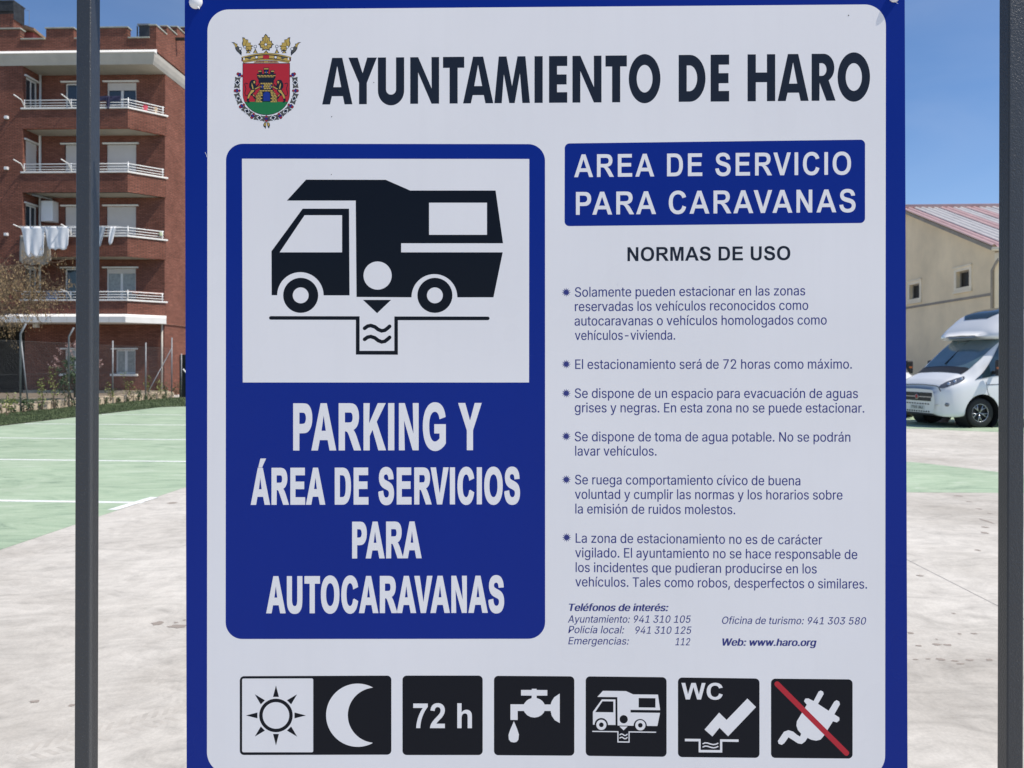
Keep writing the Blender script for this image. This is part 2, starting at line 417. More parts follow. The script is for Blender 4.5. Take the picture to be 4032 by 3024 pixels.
# parapet above the cornice with merlons
bm = BM(); box(bm, -24, -0.30, 0.0, 0.28, e(14.60), e(15.20))
mer = [(-5.26 - 2.57 * k, -3.93 - 2.57 * k) for k in range(-1, 7)]
for a, b in mer: box(bm, a, b, 0.001, 0.279, e(15.19), e(15.70))
box(bm, -0.30, -0.02, 0.0, 0.28, e(14.60), e(15.78))
part('parapet', bm, M['brick_x'])
def capstone(u0, u1, w0, w1, z): 
    bm = BM(); box(bm, u0, u1, w0, w1, e(z), e(z + 0.06)); part('cap_stone', bm, M['cap'], bevel=0.01)
for a, b in mer: capstone(a - .04, b + .04, -.05, .33, 15.70)
for a, b in [(-3.93 + 2.57*k, -5.26 + 2.57*(k+1)) for k in range(-6, 1)]: capstone(a + .04, b - .04, -.05, .33, 15.201)
capstone(-1.33, -.30, -.05, .33, 15.201); capstone(-.34, .03, -.05, .02, 15.78)
# stepped gable
bm = BM(); 
pts = [(0.0, e(14.60)), (12.0, e(14.60))]
prof = []; w, z = 0.0, 15.78
while w < 12: prof += [(w, e(z)), (min(w + 1.0, 12), e(z))]; w += 1.0; z += 0.42
poly = pts + prof[::-1]
a = [bm.verts.new((0.0, p[0], p[1])) for p in poly]; b = [bm.verts.new((-0.30, p[0] + (0.281 if p[0] == 0 else 0), p[1])) for p in poly]
bm.faces.new(a); bm.faces.new(b[::-1])
for i in range(len(poly)): bm.faces.new((a[i], b[i], b[(i+1) % len(poly)], a[(i+1) % len(poly)]))
part('gable_parapet', bm, M['brick_y'])
for i in range(12): capstone(-.34, .04, i * 1.0 + (.03 if i == 0 else -.02), i * 1.0 + 0.999, 15.78 + .42 * i + .001)
# cornice: bright lip, cove, soffit; wraps round the gable
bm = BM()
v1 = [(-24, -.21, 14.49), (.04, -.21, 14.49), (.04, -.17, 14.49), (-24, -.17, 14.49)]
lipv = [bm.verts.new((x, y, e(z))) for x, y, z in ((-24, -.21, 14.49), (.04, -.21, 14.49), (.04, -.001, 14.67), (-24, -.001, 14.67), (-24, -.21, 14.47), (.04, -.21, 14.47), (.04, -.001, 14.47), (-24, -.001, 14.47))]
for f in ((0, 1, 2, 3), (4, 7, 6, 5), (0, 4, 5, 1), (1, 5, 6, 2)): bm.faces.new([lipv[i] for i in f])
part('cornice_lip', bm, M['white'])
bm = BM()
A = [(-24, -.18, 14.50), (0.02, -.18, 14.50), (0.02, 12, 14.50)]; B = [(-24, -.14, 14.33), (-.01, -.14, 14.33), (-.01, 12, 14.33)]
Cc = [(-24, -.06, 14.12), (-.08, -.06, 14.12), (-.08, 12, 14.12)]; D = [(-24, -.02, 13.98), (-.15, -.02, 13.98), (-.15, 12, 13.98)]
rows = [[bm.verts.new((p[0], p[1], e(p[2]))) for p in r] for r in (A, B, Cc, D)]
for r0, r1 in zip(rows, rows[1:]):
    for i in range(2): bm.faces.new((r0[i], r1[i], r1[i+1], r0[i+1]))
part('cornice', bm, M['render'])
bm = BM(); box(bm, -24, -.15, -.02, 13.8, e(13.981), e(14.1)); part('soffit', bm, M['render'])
bm = BM(); box(bm, -24, -.31, .29, 13.8, e(14.5), e(14.65)); part('roof_terrace', bm, M['cap'])

def window(u0, u1, z0, z1, w, shutter=0.0, glass='glass', mull=True):
    bm = BM(); f = 0.07
    box(bm, u0 + .005, u0 + f, w, w + .05, z0, z1); box(bm, u1 - f, u1 - .005, w, w + .05, z0, z1)
    box(bm, u0 + f, u1 - f, w, w + .05, z0, z0 + f); box(bm, u0 + f, u1 - f, w, w + .05, z1 - f, z1)
    if mull: m_ = (u0 + u1) / 2; box(bm, m_ - .06, m_ + .06, w - .004, w + .05, z0 + f, z1 - f)
    fr = part('window', bm, M['frame'])
    bm = BM(); box(bm, u0 + f, u1 - f, w + .02, w + .03, z0 + f, z1 - f); obj('pane', bm, M[glass], fr)
    if shutter:
        bm = BM(); n = max(2, int((z1 - z0) * shutter / 0.055)); hh = (z1 - z0) * shutter / n
        for i in range(n):
            zt = z1 - i * hh
            box(bm, u0 + .02, u1 - .02, w - .035, w - .012, zt - hh + .004, zt - .001)
            box(bm, u0 + .03, u1 - .03, w - .022, w - .014, zt - hh, zt - hh + .005)
        obj('shutter', bm, M['blind'], fr)
    return fr
def lintel(u0, u1, z, w, h=.07, o=.10, name='lintel'):
    bm = BM(); box(bm, u0, u1, w - o, w + .02, z, z + h); part(name, bm, M['white'], bevel=.008)
shut = {0: (0.0, 0.10), 1: (1.0, 1.0), 2: (1.0, 1.0), 3: (0.0, 0.15)}
for k, c in enumerate(CK):
    zl, zr = shut[k]
    window(WL[0], WL[1], e(c - .85), e(c + 1.6), BW + .08, zl, 'glass', False)
    window(WR[0], WR[1], e(c - .85), e(c + 1.6), BW + .08, zr, 'glass' if k == 3 else 'curtain')
    lintel(WR[0] - .16, WR[1] + .14, e(c + 1.605), BW); lintel(WL[0] - .18, WL[1] + .12, e(c + 1.605), BW)
    # window in the side of the recess
    bm = BM(); X = -6.37
    box(bm, X - .10, X - .05, .22, .30, e(c - .85), e(c + 1.55)); box(bm, X - .10, X - .05, .94, 1.02, e(c - .85), e(c + 1.55))
    box(bm, X - .10, X - .05, .30, .94, e(c + 1.47), e(c + 1.55)); box(bm, X - .10, X - .045, .60, .66, e(c - .85), e(c + 1.47))
    fr = part('window', bm, M['frame'])
    bm = BM(); box(bm, X - .09, X - .07, .30, .94, e(c - .85), e(c + 1.47)); obj('pane', bm, M['glass'], fr)
    if k == 2:
        bm = BM(); box(bm, X - .05, X - .03, .24, 1.0, e(c - .5), e(c + 1.5)); obj('shutter', bm, M['blind'], fr)
    bm = BM(); box(bm, X - .02, X + .09, .10, 1.10, e(c + 1.55), e(c + 1.62)); part('lintel', bm, M['white'])
    # balcony: slab, brick parapet with a cut corner, coping, railing
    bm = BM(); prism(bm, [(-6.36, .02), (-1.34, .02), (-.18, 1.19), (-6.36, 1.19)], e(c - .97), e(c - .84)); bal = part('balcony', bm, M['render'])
    bm = BM(); box(bm, -6.37, -1.33, 0, .14, e(c - .985), e(c - .08)); obj('balcony_wall', bm, M['brick_x'], bal)
    bm = BM(); prism(bm, [(-1.33, .001), (-.12, 1.211), (-.22, 1.311), (-1.43, .101)], e(c - .984), e(c - .081)); obj('balcony_wall', bm, M['brick_d'], bal)
    bm = BM(); prism(bm, [(-6.45, -.05), (-1.30, -.05), (-.02, 1.23), (-.20, 1.35), (-1.42, .17), (-6.45, .17)], e(c - .079), e(c)); obj('coping', bm, M['white'], bal, bevel=.01)
    bm = BM()
    for dz in (.10, .225, .355):
        rr = .018 if dz < .3 else .026
        tube(bm, [(-6.32, .03, e(c + dz)), (-1.33, .03, e(c + dz)), (-.20, 1.16, e(c + dz))], rr, 6)
    for u, w in ((-6.30, .03), (-4.05, .03), (-1.33, .03), (-.24, 1.12)):
        tube(bm, [(u, w, e(c)), (u, w, e(c + .39))], .024, 6)
    obj('railing', bm, M['rail'], bal, smooth=True)
    for u in (-6.30, -4.05):
        bm = BM()
        tube(bm, [(u + .03, .03, e(c + .02)), (u - .04, -.14, e(c + .33)), (u - .06, -.62, e(c + .40))], .026, 6)
        obj('clothes_line_bracket', bm, M['rail'], bal, smooth=True)
    bm = BM(); tube(bm, [(-1.33, .03, e(c + .39)), (-1.33, .03, e(c + .45))], [.03, .02], 6); obj('post_finial', bm, M['rail'], bal)
for k, z in enumerate((10.96, 8.57, 5.47)):
    bm = BM(); box(bm, -7.18, -7.02, -.14, 0.0, e(z + .5), e(z + .64)); part('outside_lamp', bm, M['boiler'], bevel=.02)
bm = BM(); tube(bm, [(-6.29, 1.12, e(2.1)), (-6.29, 1.12, e(13.97))], .055, 8); part('downpipe', bm, M['frame'], smooth=True)
bm = BM(); tube(bm, [(-.24, 1.10, 0.05), (-.24, 1.10, e(1.9))], .045, 8); part('downpipe', bm, M['render'], smooth=True)
# canopy above the ground floor
bm = BM()
out = [(-24, -.36), (-1.22, -.36), (.06, .92)]; inn = [(-24, -.02), (-1.36, -.02), (-.10, 1.24)]
lo = [bm.verts.new((p[0], p[1], e(1.90))) for p in out]; mi_ = [bm.verts.new((p[0], p[1], e(2.17))) for p in out]; up = [bm.verts.new((p[0], p[1], e(2.31))) for p in inn]
for i in range(2):
    bm.faces.new((lo[i], lo[i+1], mi_[i+1], mi_[i])); bm.faces.new((mi_[i], mi_[i+1], up[i+1], up[i]))
bk = [bm.verts.new((p[0], p[1], e(1.90))) for p in ((-24, 4.0), (-.10, 4.0), (-.10, 1.24))]
bm.faces.new((lo[0], bk[0], bk[1], bk[2], lo[2], lo[1])); bm.faces.new((lo[2], bk[2], up[2], mi_[2]))
part('canopy', bm, M['white'])
bm = BM()
for u0_ in range(-20, 0, 2): box(bm, u0_ * 1.0, u0_ + .012, -.364, -.358, e(1.92), e(2.15))
part('canopy_joint', bm, M['render'])
for (a, b, c, d) in gops:
    window(a, b, c, d, BW + .08, 0, 'curtain'); lintel(a - .2, b + .12, d + .01, BW, .075, .06); lintel(a - .22, b + .14, c - .115, BW, .11, .10, 'sill')
bm = BM(); box(bm, -6.25, -6.02, .55, .75, e(1.70), e(1.899)); part('ceiling_lamp', bm, M['boiler'], bevel=.02)
bm = BM(); box(bm, -7.0, .05, .95, 1.19, 0, .24); part('plinth', bm, M['stone'])
# boiler with flue on the second balcony
blr = empty('wall_boiler', (0, 0, 0), label='white gas boiler with flue pipe on the wall of the balcony with washing', cat='boiler')
blr.location = bld.matrix_basis @ Vector((0, 0, 0)) if False else Vector((-16.67, 35.0, 0)); blr.rotation_euler = (0, 0, BA)
bm = BM(); box(bm, -5.98, -5.40, .72, 1.19, e(6.80), e(7.80)); obj('case', bm, M['boiler'], blr, bevel=.03)
bm = BM(); tube(bm, [(-5.6, .95, e(7.79)), (-5.6, .95, e(7.92)), (-6.0, .15, e(7.96))], .055, 10); obj('flue', bm, M['galv'], blr, smooth=True)
# chimney, roof shed and antenna box
def bobj(name, bm, m, **k):
    o = obj(name, bm, m, **{q: v for q, v in k.items()}); o.location = (-16.67, 35.0, 0); o.rotation_euler = (0, 0, BA); return o
bm = BM(); box(bm, -10.0, -7.90, 1.5, 2.15, e(14.65), e(17.15)); ch = part('chimney', bm, M['brick_d'])
bm = BM()
for i in range(30): box(bm, -10.1 + i * .0756, -10.1 + i * .0756 + .05, 1.42, 1.44, e(17.25), e(17.72))
for i in range(10): box(bm, -7.86, -7.84, 1.44 + i * .078, 1.49 + i * .078, e(16.85), e(17.72))
box(bm, -10.1, -7.83, 1.40, 2.25, e(17.72), e(17.78)); box(bm, -10.0, -7.92, 1.55, 2.1, e(17.15), e(17.6))
obj('chimney_cowl', bm, M['metal_dark'], ch)
bm = BM(); tube(bm, [(-7.8, 2.2, e(16.9)), (-7.6, 2.2, e(16.9)), (-7.6, 2.2, e(17.65)), (-7.8, 2.2, e(17.65))], .012, 5); obj('bracket', bm, M['galv'], ch)
bm = BM(); box(bm, -10.6, -7.95, 3.0, 3.95, e(14.65), e(16.90)); sh = part('roof_room', bm, M['pink'])
bm = BM(); box(bm, -7.96, -7.93, 3.45, 3.75, e(15.2), e(15.9)); obj('window', bm, M['dark'], sh)
bm = BM()
for (p, q) in (((-10.8, 2.6, 17.35), (-8.3, 2.6, 17.15)), ):
    v = [bm.verts.new((x, y, e(z))) for x, y, z in ((-10.8, 2.75, 17.38), (-8.4, 2.75, 17.22), (-7.75, 2.75, 17.02), (-7.75, 4.3, 16.88), (-8.4, 4.3, 17.1), (-10.8, 4.3, 17.3))]
    u_ = [bm.verts.new((vv.co.x, vv.co.y, vv.co.z - .12)) for vv in v]
    bm.faces.new(v); bm.faces.new(u_[::-1])
    for i in range(6): bm.faces.new((v[i], u_[i], u_[(i+1) % 6], v[(i+1) % 6]))
obj('tiled_roof', bm, M['tile'], sh)
bm = BM(); box(bm, -1.30, -.80, .9, 1.6, e(14.65), e(16.2)); fl = part('metal_flue_box', bm, M['metal_dark'])
bm = BM(); box(bm, -1.36, -.74, .84, 1.66, e(16.2), e(16.28)); box(bm, -1.42, -1.40, .9, 1.0, e(15.4), e(16.2)); obj('lid', bm, M['galv'], fl)
bm = BM(); box(bm, -1.02, -.82, .88, .90, e(15.36), e(15.6)); obj('vent', bm, M['galv'], fl)
bm = BM(); box(bm, -.02, .46, 1.85, 1.97, e(15.92), e(16.04)); part('water_spout', bm, M['dark'])

# washing on the second balcony
def cloth(name, u0, u1, w, ztop, drop, m, taper=0.1, folds=5, label='', amp=.035, seed=0, skew=0):
    folds = folds * .55; amp *= .38
    r_ = random.Random(seed); nx, nz_ = 22, 14; vs = []; fs = []; ph = r_.uniform(0, 6)
    for j in range(nz_ + 1):
        v = j / nz_
        for i in range(nx + 1):
            u = i / nx; cx = (u0 + u1) / 2 + skew * v; hw = (u1 - u0) / 2 * (1 - taper * v)
            x = cx + (u * 2 - 1) * hw + .02 * math.sin(u * 7 + v * 2 + ph)
            dr = drop * (1 - 0.06 * abs(math.sin(u * 9 + ph)))
            if u < .12 or u > .88: dr *= (0.88 + (0.12 if .12 > u > .06 or .94 > u > .88 else 0.0))
            y = w + amp * v * math.sin(u * folds * 6.28 + ph) + .02 * math.sin(u * 14 + v * 3 + ph)
            vs.append((x, y, e(ztop) - v * dr))
    for j in range(nz_):
        for i in range(nx): a_ = j * (nx + 1) + i; fs.append((a_, a_ + 1, a_ + nx + 2, a_ + nx + 1))
    o = pyobj(name, vs, fs, m, None, True, label=label, cat='laundry')
    o.location = (-16.67, 35.0, 0); o.rotation_euler = (0, 0, BA)
    sm = o.modifiers.new('thick', 'SOLIDIFY'); sm.thickness = .006
    return o
cloth('bed_sheet', -6.14, -5.02, -.46, 6.33, 1.45, M['cloth'], .22, 6, 'long white sheet hanging leftmost on the balcony clothes line', seed=1, skew=.12)
cloth('bed_sheet', -5.00, -3.86, -.46, 6.33, 1.10, M['cloth'], .14, 7, 'shorter white sheet hanging beside the long one on the line', seed=2, skew=.05)
cloth('shirt', -2.62, -2.20, -.30, 6.36, .95, M['cloth_grey'], .45, 3, 'pale grey garment hanging on the line right of the dark post', seed=3, skew=-.10)
cloth('tea_towel', -2.00, -1.72, -.20, 6.36, .85, M['cloth'], .45, 3, 'narrow white garment hanging furthest right on the balcony line', seed=5, skew=-.18)
cloth('shirt', -2.9, -1.62, -.03, 12.50, .22, M['cloth_dark'], .1, 4, 'dark navy washing laid over the top floor balcony rail', seed=6)
cloth('shirt', -2.35, -2.15, -.05, 12.5, .62, M['cloth_dark'], .3, 2, 'narrow dark cloth hanging down from the top floor balcony rail', seed=8)
o = cloth('canvas_screen', -6.42, -4.92, -.08, 5.98, 1.42, M['canvas'], 0, 1, 'taupe canvas screen hung below the washing on the balcony front', amp=.01, seed=9)
o['category'] = 'screen'
for i_, zz in enumerate((-.46, -.42)):
    pass
bm = BM()
for y_ in (-.46, -.30, -.18): tube(bm, [(-6.32, y_, e(6.35)), (-1.5, y_, e(6.35))], .008, 5)
o = bobj('clothes_line', bm, M['rail'], label='thin clothes lines strung between the brackets of the balcony with washing', cat='clothes line')
bm = BM(); lathe(bm, [(0.0, -.09), (.06, -.07), (.09, 0), (.07, .06), (.04, .09), (0, .1)], 12, Matrix.Translation((-.28, 1.02, e(6.22))))
bobj('glazed_pot', bm, mottled('pale green glaze', (.40, .46, .30), .1), smooth=True, label='round pale green pot on the right end of the washing balcony rail', cat='pot')
bm = BM(); lathe(bm, [(0.0, 0), (.08, 0), (.11, .25), (.10, .28), (0, .28)], 12, Matrix.Translation((-.52, .95, e(12.0))))
bobj('flower_pot', bm, mottled('tan clay', (.42, .31, .20), .1), smooth=True, label='tan clay pot on the top floor balcony corner', cat='pot')

bm = BM(); lathe(bm, [(0, 0), (.10, 0), (.14, .22), (.12, .24), (0, .22)], 12, Matrix.Translation((-.85, .62, e(9.02 + 3.0)))); 
bobj('flower_pot', bm, mottled('crimson plastic', (.40, .04, .07), .1), smooth=True, label='crimson pot behind the rails at the top floor balcony corner', cat='pot')
bm = BM(); box(bm, -5.3, -4.85, .12, .35, e(2.2), e(3.42)); 
bobj('storage_box', bm, mottled('blue plastic', (.04, .13, .30), .1), label='blue box on the lowest balcony behind the dry tree', cat='box')
bm = BM()
for k_i in range(3): tube(bm, [(-1.2 + k_i * .34, .16 + k_i * .34, e(3.30)), (-1.0 + k_i * .34, .36 + k_i * .34, e(3.34))], .03, 6)
tube(bm, [(-1.45, .08, e(3.38)), (-.22, 1.25, e(3.38))], .035, 6)
bobj('rolled_mat', bm, mottled('reddish bamboo', (.30, .15, .11), .2), smooth=True, label='reddish rolled mat lying along the lowest balcony corner rail', cat='mat')

# ------------------------------------------------------------------ low stone wall, chain link fence, plants
lw = empty('low_stone_wall', (-15.5, 16, 0), label='low sandy block wall under the chain link fence', cat='wall')
wr = random.Random(21); y = 0.0
bm = BM(); box(bm, -.13, .09, 0, 17.9, -.02, .20); obj('core', bm, M['soil'], lw)
while y < 17.7:
    L = wr.uniform(.36, .58); hgt = wr.uniform(.24, .33)
    bm = BM(); x0, x1 = -.16 + wr.uniform(-.02, .02), .15 + wr.uniform(-.02, .03)
    box(bm, x0, x1, y + .02, y + L - .02, 0, hgt)
    for v in bm.verts: v.co += Vector((wr.uniform(-.02, .02), wr.uniform(-.02, .02), wr.uniform(-.015, .02) if v.co.z > .1 else 0))
    obj('stone_block', bm, M['stone'], lw, bevel=.03); y += L
fence = empty('chain_link_fence', (-15.35, 20, 0), label='galvanised chain link fence with bent top posts along the grass', cat='fence')
for d in (16.2, 18.6, 21.0, 23.4, 25.95, 28.8, 31.4, 33.8):
    y = d - 20; bm = BM()
    if d < 27: tube(bm, [(0, y, 0), (0, y, 2.47), (.20, y - .05, 2.78)], .03, 8)
    else: tube(bm, [(0, y, 0), (0, y, 2.42 if d < 33 else 2.72)], .03, 8)
    obj('post', bm, M['galv'], fence, smooth=True)
bm = BM(); tube(bm, [(0, 13.8, 2.25), (-.25, 11.9, .12)], .022, 8); obj('brace', bm, M['galv'], fence, smooth=True)
bm = BM(); tube(bm, [(0, 3.4, 2.40), (.16, 3.55, .10)], .022, 8); obj('brace', bm, M['galv'], fence, smooth=True)
vs = []; fs = []
def wire(p, q, r=.0011):
    p, q = Vector(p), Vector(q); d = (q - p).normalized(); a = d.orthogonal().normalized(); b = d.cross(a); i = len(vs)
    for c in (p, q):
        for k in range(3): an = k * 2.0944; vs.append(c + (a * math.cos(an) + b * math.sin(an)) * r)
    for k in range(3): fs.append((i + k, i + (k+1) % 3, i + 3 + (k+1) % 3, i + 3 + k))
Y0, Y1, Z0, Z1 = -3.8, 13.8, .22, 2.25; H = Z1 - Z0; s = Y0 - H
while s < Y1:
    for sg in (1, -1):
        a0 = s if sg == 1 else s + H; a1 = s + H if sg == 1 else s
        za, zb, ya, yb = Z0, Z1, a0, a1
        def clip(ya, za, yb, zb, Y, left):
            if (ya < Y) == (yb < Y): return (ya, za, yb, zb) if ((ya >= Y) == left) else None
            tt = (Y - ya) / (yb - ya); zc = za + (zb - za) * tt
            inside_a = (ya >= Y) == left
            return (ya, za, Y, zc) if inside_a else (Y, zc, yb, zb)
        q = clip(ya, za, yb, zb, Y0, True)
        if q: q = clip(*q, Y1, False)
        if q: wire((.012 * sg, q[0], q[1]), (.012 * sg, q[2], q[3]))
    s += .07
for z in (.25, 1.2, 2.24): wire((0, Y0, z), (0, Y1, z), .0025)
pyobj('chain_link_mesh', vs, fs, mat('weathered fence wire', (.16, .16, .16), .6), fence, kind='stuff')
# dark windbreak fence that closes the yard
wb = empty('windbreak_fence', (-15.1, 33.95, 0), label='black green windbreak cloth stretched on posts beside the brick gable', cat='fence')
vs = []; fs = []; n = 60
for j in range(9):
    for i in range(n + 1): vs.append((i * .12, .05 + .03 * math.sin(i * .9 + j * .3), .02 + j * .24 + .03 * math.sin(i * .35) * (j / 8)))
for j in range(8):
    for i in range(n): a_ = j * (n + 1) + i; fs.append((a_, a_ + 1, a_ + n + 2, a_ + n + 1))
pyobj('cloth', vs, fs, M['tarp'], wb, True)
for i in range(4):
    bm = BM(); tube(bm, [(.12 + i * 2.2, 0, 0), (.12 + i * 2.2, 0, 2.0)], .028, 8); obj('post', bm, M['galv'], wb, smooth=True)
bm = BM(); tube(bm, [(.35, -.35, 1.30), (1.15, -.65, .55)], .03, 8)
obj('leaning_pole', bm, M['rail'], label='short sloping white pole leaning before the dark windbreak cloth', cat='pole').location = (-15.1, 33.95, 0)

def leaf(vs, fs, c, d, n, L, W):
    c, d, n = Vector(c), Vector(d).normalized(), Vector(n)
    s_ = d.cross(n); s_ = (s_.normalized() if s_.length > 1e-4 else Vector((1, 0, 0))) * W; i = len(vs)
    vs.extend([c, c + d * L * .5 + s_, c + d * L, c + d * L * .5 - s_]); fs.append((i, i+1, i+2, i+3))
def rv(r_): 
    while True:
        v = Vector((r_.uniform(-1, 1), r_.uniform(-1, 1), r_.uniform(-1, 1)))
        if 0.05 < v.length < 1: return v.normalized()
def climber(x, y, z0, h, spread, m, label, seed, lf=.055):
    r_ = random.Random(seed)
    root = empty('young_climber', (x, y, z0), label=label, cat='plant', group='young plants along the low wall')
    bm = BM(); vs = []; fs = []
    for k in range(3):
        p = Vector((r_.uniform(-.05, .05), r_.uniform(-.05, .05), 0)); pts = [p.copy()]; hh = h * r_.uniform(.6, 1)
        n_ = 9
        for i in range(n_):
            p = p + Vector((r_.uniform(-1, 1) * spread * .22, r_.uniform(-1, 1) * spread * .22, hh / n_)); pts.append(p.copy())
            if i > 1:
                for q in range(5):
                    c = p + rv(r_) * spread * r_.uniform(.1, .6); dd = rv(r_); dd.z -= .6
                    leaf(vs, fs, c, dd, rv(r_), lf * r_.uniform(.7, 1.6), lf * .38)
        tube(bm, pts, [.010 - .0007 * i for i in range(len(pts))], 5)
    obj('stem', bm, M['bark'], root); pyobj('leaves', vs, fs, m, root, kind='stuff')
    return root
pl = [(35, 1600, 20.6, .62, .20, 'leaf_y', 'small yellow green plant on the low wall furthest left'),
      (88, 1600, 21.9, .40, .22, 'leaf_g', 'low dark plant at the foot of the leftmost fence post'),
      (165, 1600, 23.2, 1.10, .24, 'leaf_y', 'slim green plant between the leftmost fence post and the dark post'),
      (214, 1590, 24.6, 1.35, .30, 'leaf_y', 'tall yellow green plant just left of the lilac bush'),
      (258, 1580, 25.6, 1.25, .26, 'leaf_g', 'green plant beside the fence post in front of the lilac'),
      (430, 1575, 28.6, .75, .22, 'leaf_y', 'low plant at the foot of the fence post right of the dark post'),
      (508, 1570, 29.7, 1.15, .24, 'leaf_y', 'yellow leaved plant in front of the ground floor window'),
      (548, 1570, 30.4, .35, .18, 'leaf_g', 'tiny plant between the window and the next fence post'),
      (592, 1570, 31.6, .95, .24, 'leaf_y', 'leafy plant just right of the last straight fence post'),
      (622, 1565, 32.3, .85, .22, 'leaf_y', 'plant left of the slanting fence brace'),
      (655, 1565, 33.2, .60, .22, 'leaf_g', 'low plant right of the slanting fence brace'),
      (696, 1575, 33.6, .55, .35, 'leaf_g', 'dark clump at the foot of the windbreak cloth')]
for i, (px, py, d, h, sp, m_, lb) in enumerate(pl):
    climber(at(px, py, d).x, d, .12, h, sp, M[m_], lb, 100 + i)
ORD = 'first second third fourth fifth sixth seventh eighth ninth tenth eleventh twelfth thirteenth fourteenth fifteenth sixteenth'.split()
# creepers rooted against the wall face
for i in range(16):
    yy = 21.5 + i * .75 + wr.uniform(-.2, .2)
    climber(-15.26, yy, 0.0, wr.uniform(.25, .42), .12, M['leaf_g'], ORD[i] + ' short dark creeper from the left along the foot of the low block wall', 300 + i, .045)

def foliage(n, r_, cen, rad, lf, hollow=.35, flat=1.0):
    vs = []; fs = []; clumps = [(Vector(cen) + Vector([a * b for a, b in zip(rv(r_), rad)]) * r_.uniform(hollow, 1)) for _ in range(max(6, n // 60))]
    for _ in range(n):
        c = r_.choice(clumps) + rv(r_) * r_.uniform(0, .30) * min(rad); leaf(vs, fs, c, rv(r_) + Vector((0, 0, -.5)), rv(r_), lf * r_.uniform(.6, 1.4), lf * .35)
    return vs, fs, clumps
r_ = random.Random(5)
lil = empty('lilac_bush', (-16.25, 27.9, .15), label='pale pink flowering bush behind the fence, partly hidden by the dark post', cat='bush')
vs, fs, cl = foliage(2600, r_, (0, 0, 1.0), (.75, .6, .85), .07); pyobj('leaves', vs, fs, M['leaf_g'], lil, kind='stuff')
vs = []; fs = []
for _ in range(46):
    dd = rv(r_); dd.z = abs(dd.z) * 1.0; c = Vector((0, 0, 1.25)) + Vector((dd.x * .85, dd.y * .6, dd.z * .85)); ax = (dd + Vector((0, 0, .8))).normalized()
    for q in range(34): leaf(vs, fs, c + ax * r_.uniform(-.11, .13) + rv(r_) * r_.uniform(.01, .06), rv(r_), rv(r_), .035, .015)
pyobj('blossom', vs, fs, M['flower'], lil, kind='stuff')
bm = BM()
for k in range(6): tube(bm, [(r_.uniform(-.1, .1), r_.uniform(-.1, .1), 0), (r_.uniform(-.3, .3), r_.uniform(-.3, .3), .7), (r_.uniform(-.6, .6), r_.uniform(-.4, .4), 1.5)], [.025, .018, .008], 6)
obj('stem', bm, M['bark'], lil)

# tree with dry golden leaves at the left edge
tr = empty('tree', (-18.9, 26.6, .15), label='tree with dry golden brown leaves and hanging twigs before the left balconies', cat='tree')
bm = BM(); tube(bm, [(0, 0, 0), (.05, .02, 1.2), (.02, 0, 2.4), (.1, .05, 4.2)], [.16, .14, .12, .06], 10); obj('trunk', bm, M['bark'], tr, smooth=True)
bm = BM(); vs = []; fs = []; r_ = random.Random(17)
for k in range(40):
    a = r_.uniform(0, 6.283); z0 = r_.uniform(2.7, 4.3); L = r_.uniform(1.3, 2.7); p = Vector((0.04, 0, z0)); dd = Vector((math.cos(a), math.sin(a) , r_.uniform(.25, .9))).normalized(); pts = [p.copy()]
    for i in range(7):
        dd = (dd + Vector((r_.uniform(-.2, .2), r_.uniform(-.2, .2), r_.uniform(-.20, .06)))).normalized(); p = p + dd * L / 6; pts.append(p.copy())
        for q in range(5 if i > 0 else 1):
            tw = (dd + rv(r_) * 1.1).normalized(); b = p + tw * r_.uniform(.3, .8); c = b + Vector((tw.x * .15, tw.y * .15, -r_.uniform(.15, .5)))
            tube(bm, [p, b, c], [.007, .005, .003], 4)
            for z in range(9):
                s0 = r_.random(); base = p.lerp(b, s0 * 2) if s0 < .5 else b.lerp(c, s0 * 2 - 1)
                leaf(vs, fs, base + rv(r_) * .05, Vector((r_.uniform(-.4, .4), r_.uniform(-.4, .4), -1)), rv(r_), r_.uniform(.04, .10), .014)
    tube(bm, pts, [.03, .026, .022, .018, .013, .009, .006, .004], 5)
obj('branches', bm, M['bark'], tr); pyobj('crown', vs, fs, M['leaf_dry'], tr, kind='stuff')

# ------------------------------------------------------------------ warehouse at the right
WA = math.atan2(.06, 1.0)
wh = empty('warehouse', (17.4, 27.0, 0), -WA, label='plain beige warehouse with red and white corrugated roof behind the motorhome', cat='building')
M['stucco'] = mottled('beige stucco', (0.84, 0.69, 0.46), 0.13, 0.5, 0.9, bump=0.3, bscale=30)
t = NT(M['stucco'])
M['stucco2'] = mottled('pale window surround', (0.84, 0.74, 0.56), 0.08, 2, 0.9)
M['band'] = mottled('grey brown band', (0.30, 0.27, 0.225), 0.12, 2, 0.9)
M['roofred'] = mottled('faded red corrugated sheet', (0.58, 0.40, 0.38), 0.12, 1.5, 0.55)
M['roofwhite'] = mottled('translucent white sheet', (0.60, 0.575, 0.55), 0.10, 1.5, 0.5)
LW, EV, RI = 13.6, 5.95, 8.62      # depth of the gable, eaves, ridge
def wplane(y, z): return (0, y, z)
wops = [(1.66, 2.60, 4.60, 5.24), (5.60, 6.54, 4.50, 5.14), (9.5, 10.5, 4.5, 5.14)]
bm = BM(); ys = sorted({0, LW / 2, LW, *[o[0] for o in wops], *[o[1] for o in wops]})
zs = [0, 4.50, 4.60, 5.14, 5.24, 5.5]
for a, b in zip(ys, ys[1:]):
    for c, d in zip(zs, zs[1:]):
        if any(o[0] <= a and b <= o[1] and o[2] <= c and d <= o[3] for o in wops): continue
        bm.faces.new([bm.verts.new(p) for p in ((0, b, c), (0, a, c), (0, a, d), (0, b, d))])
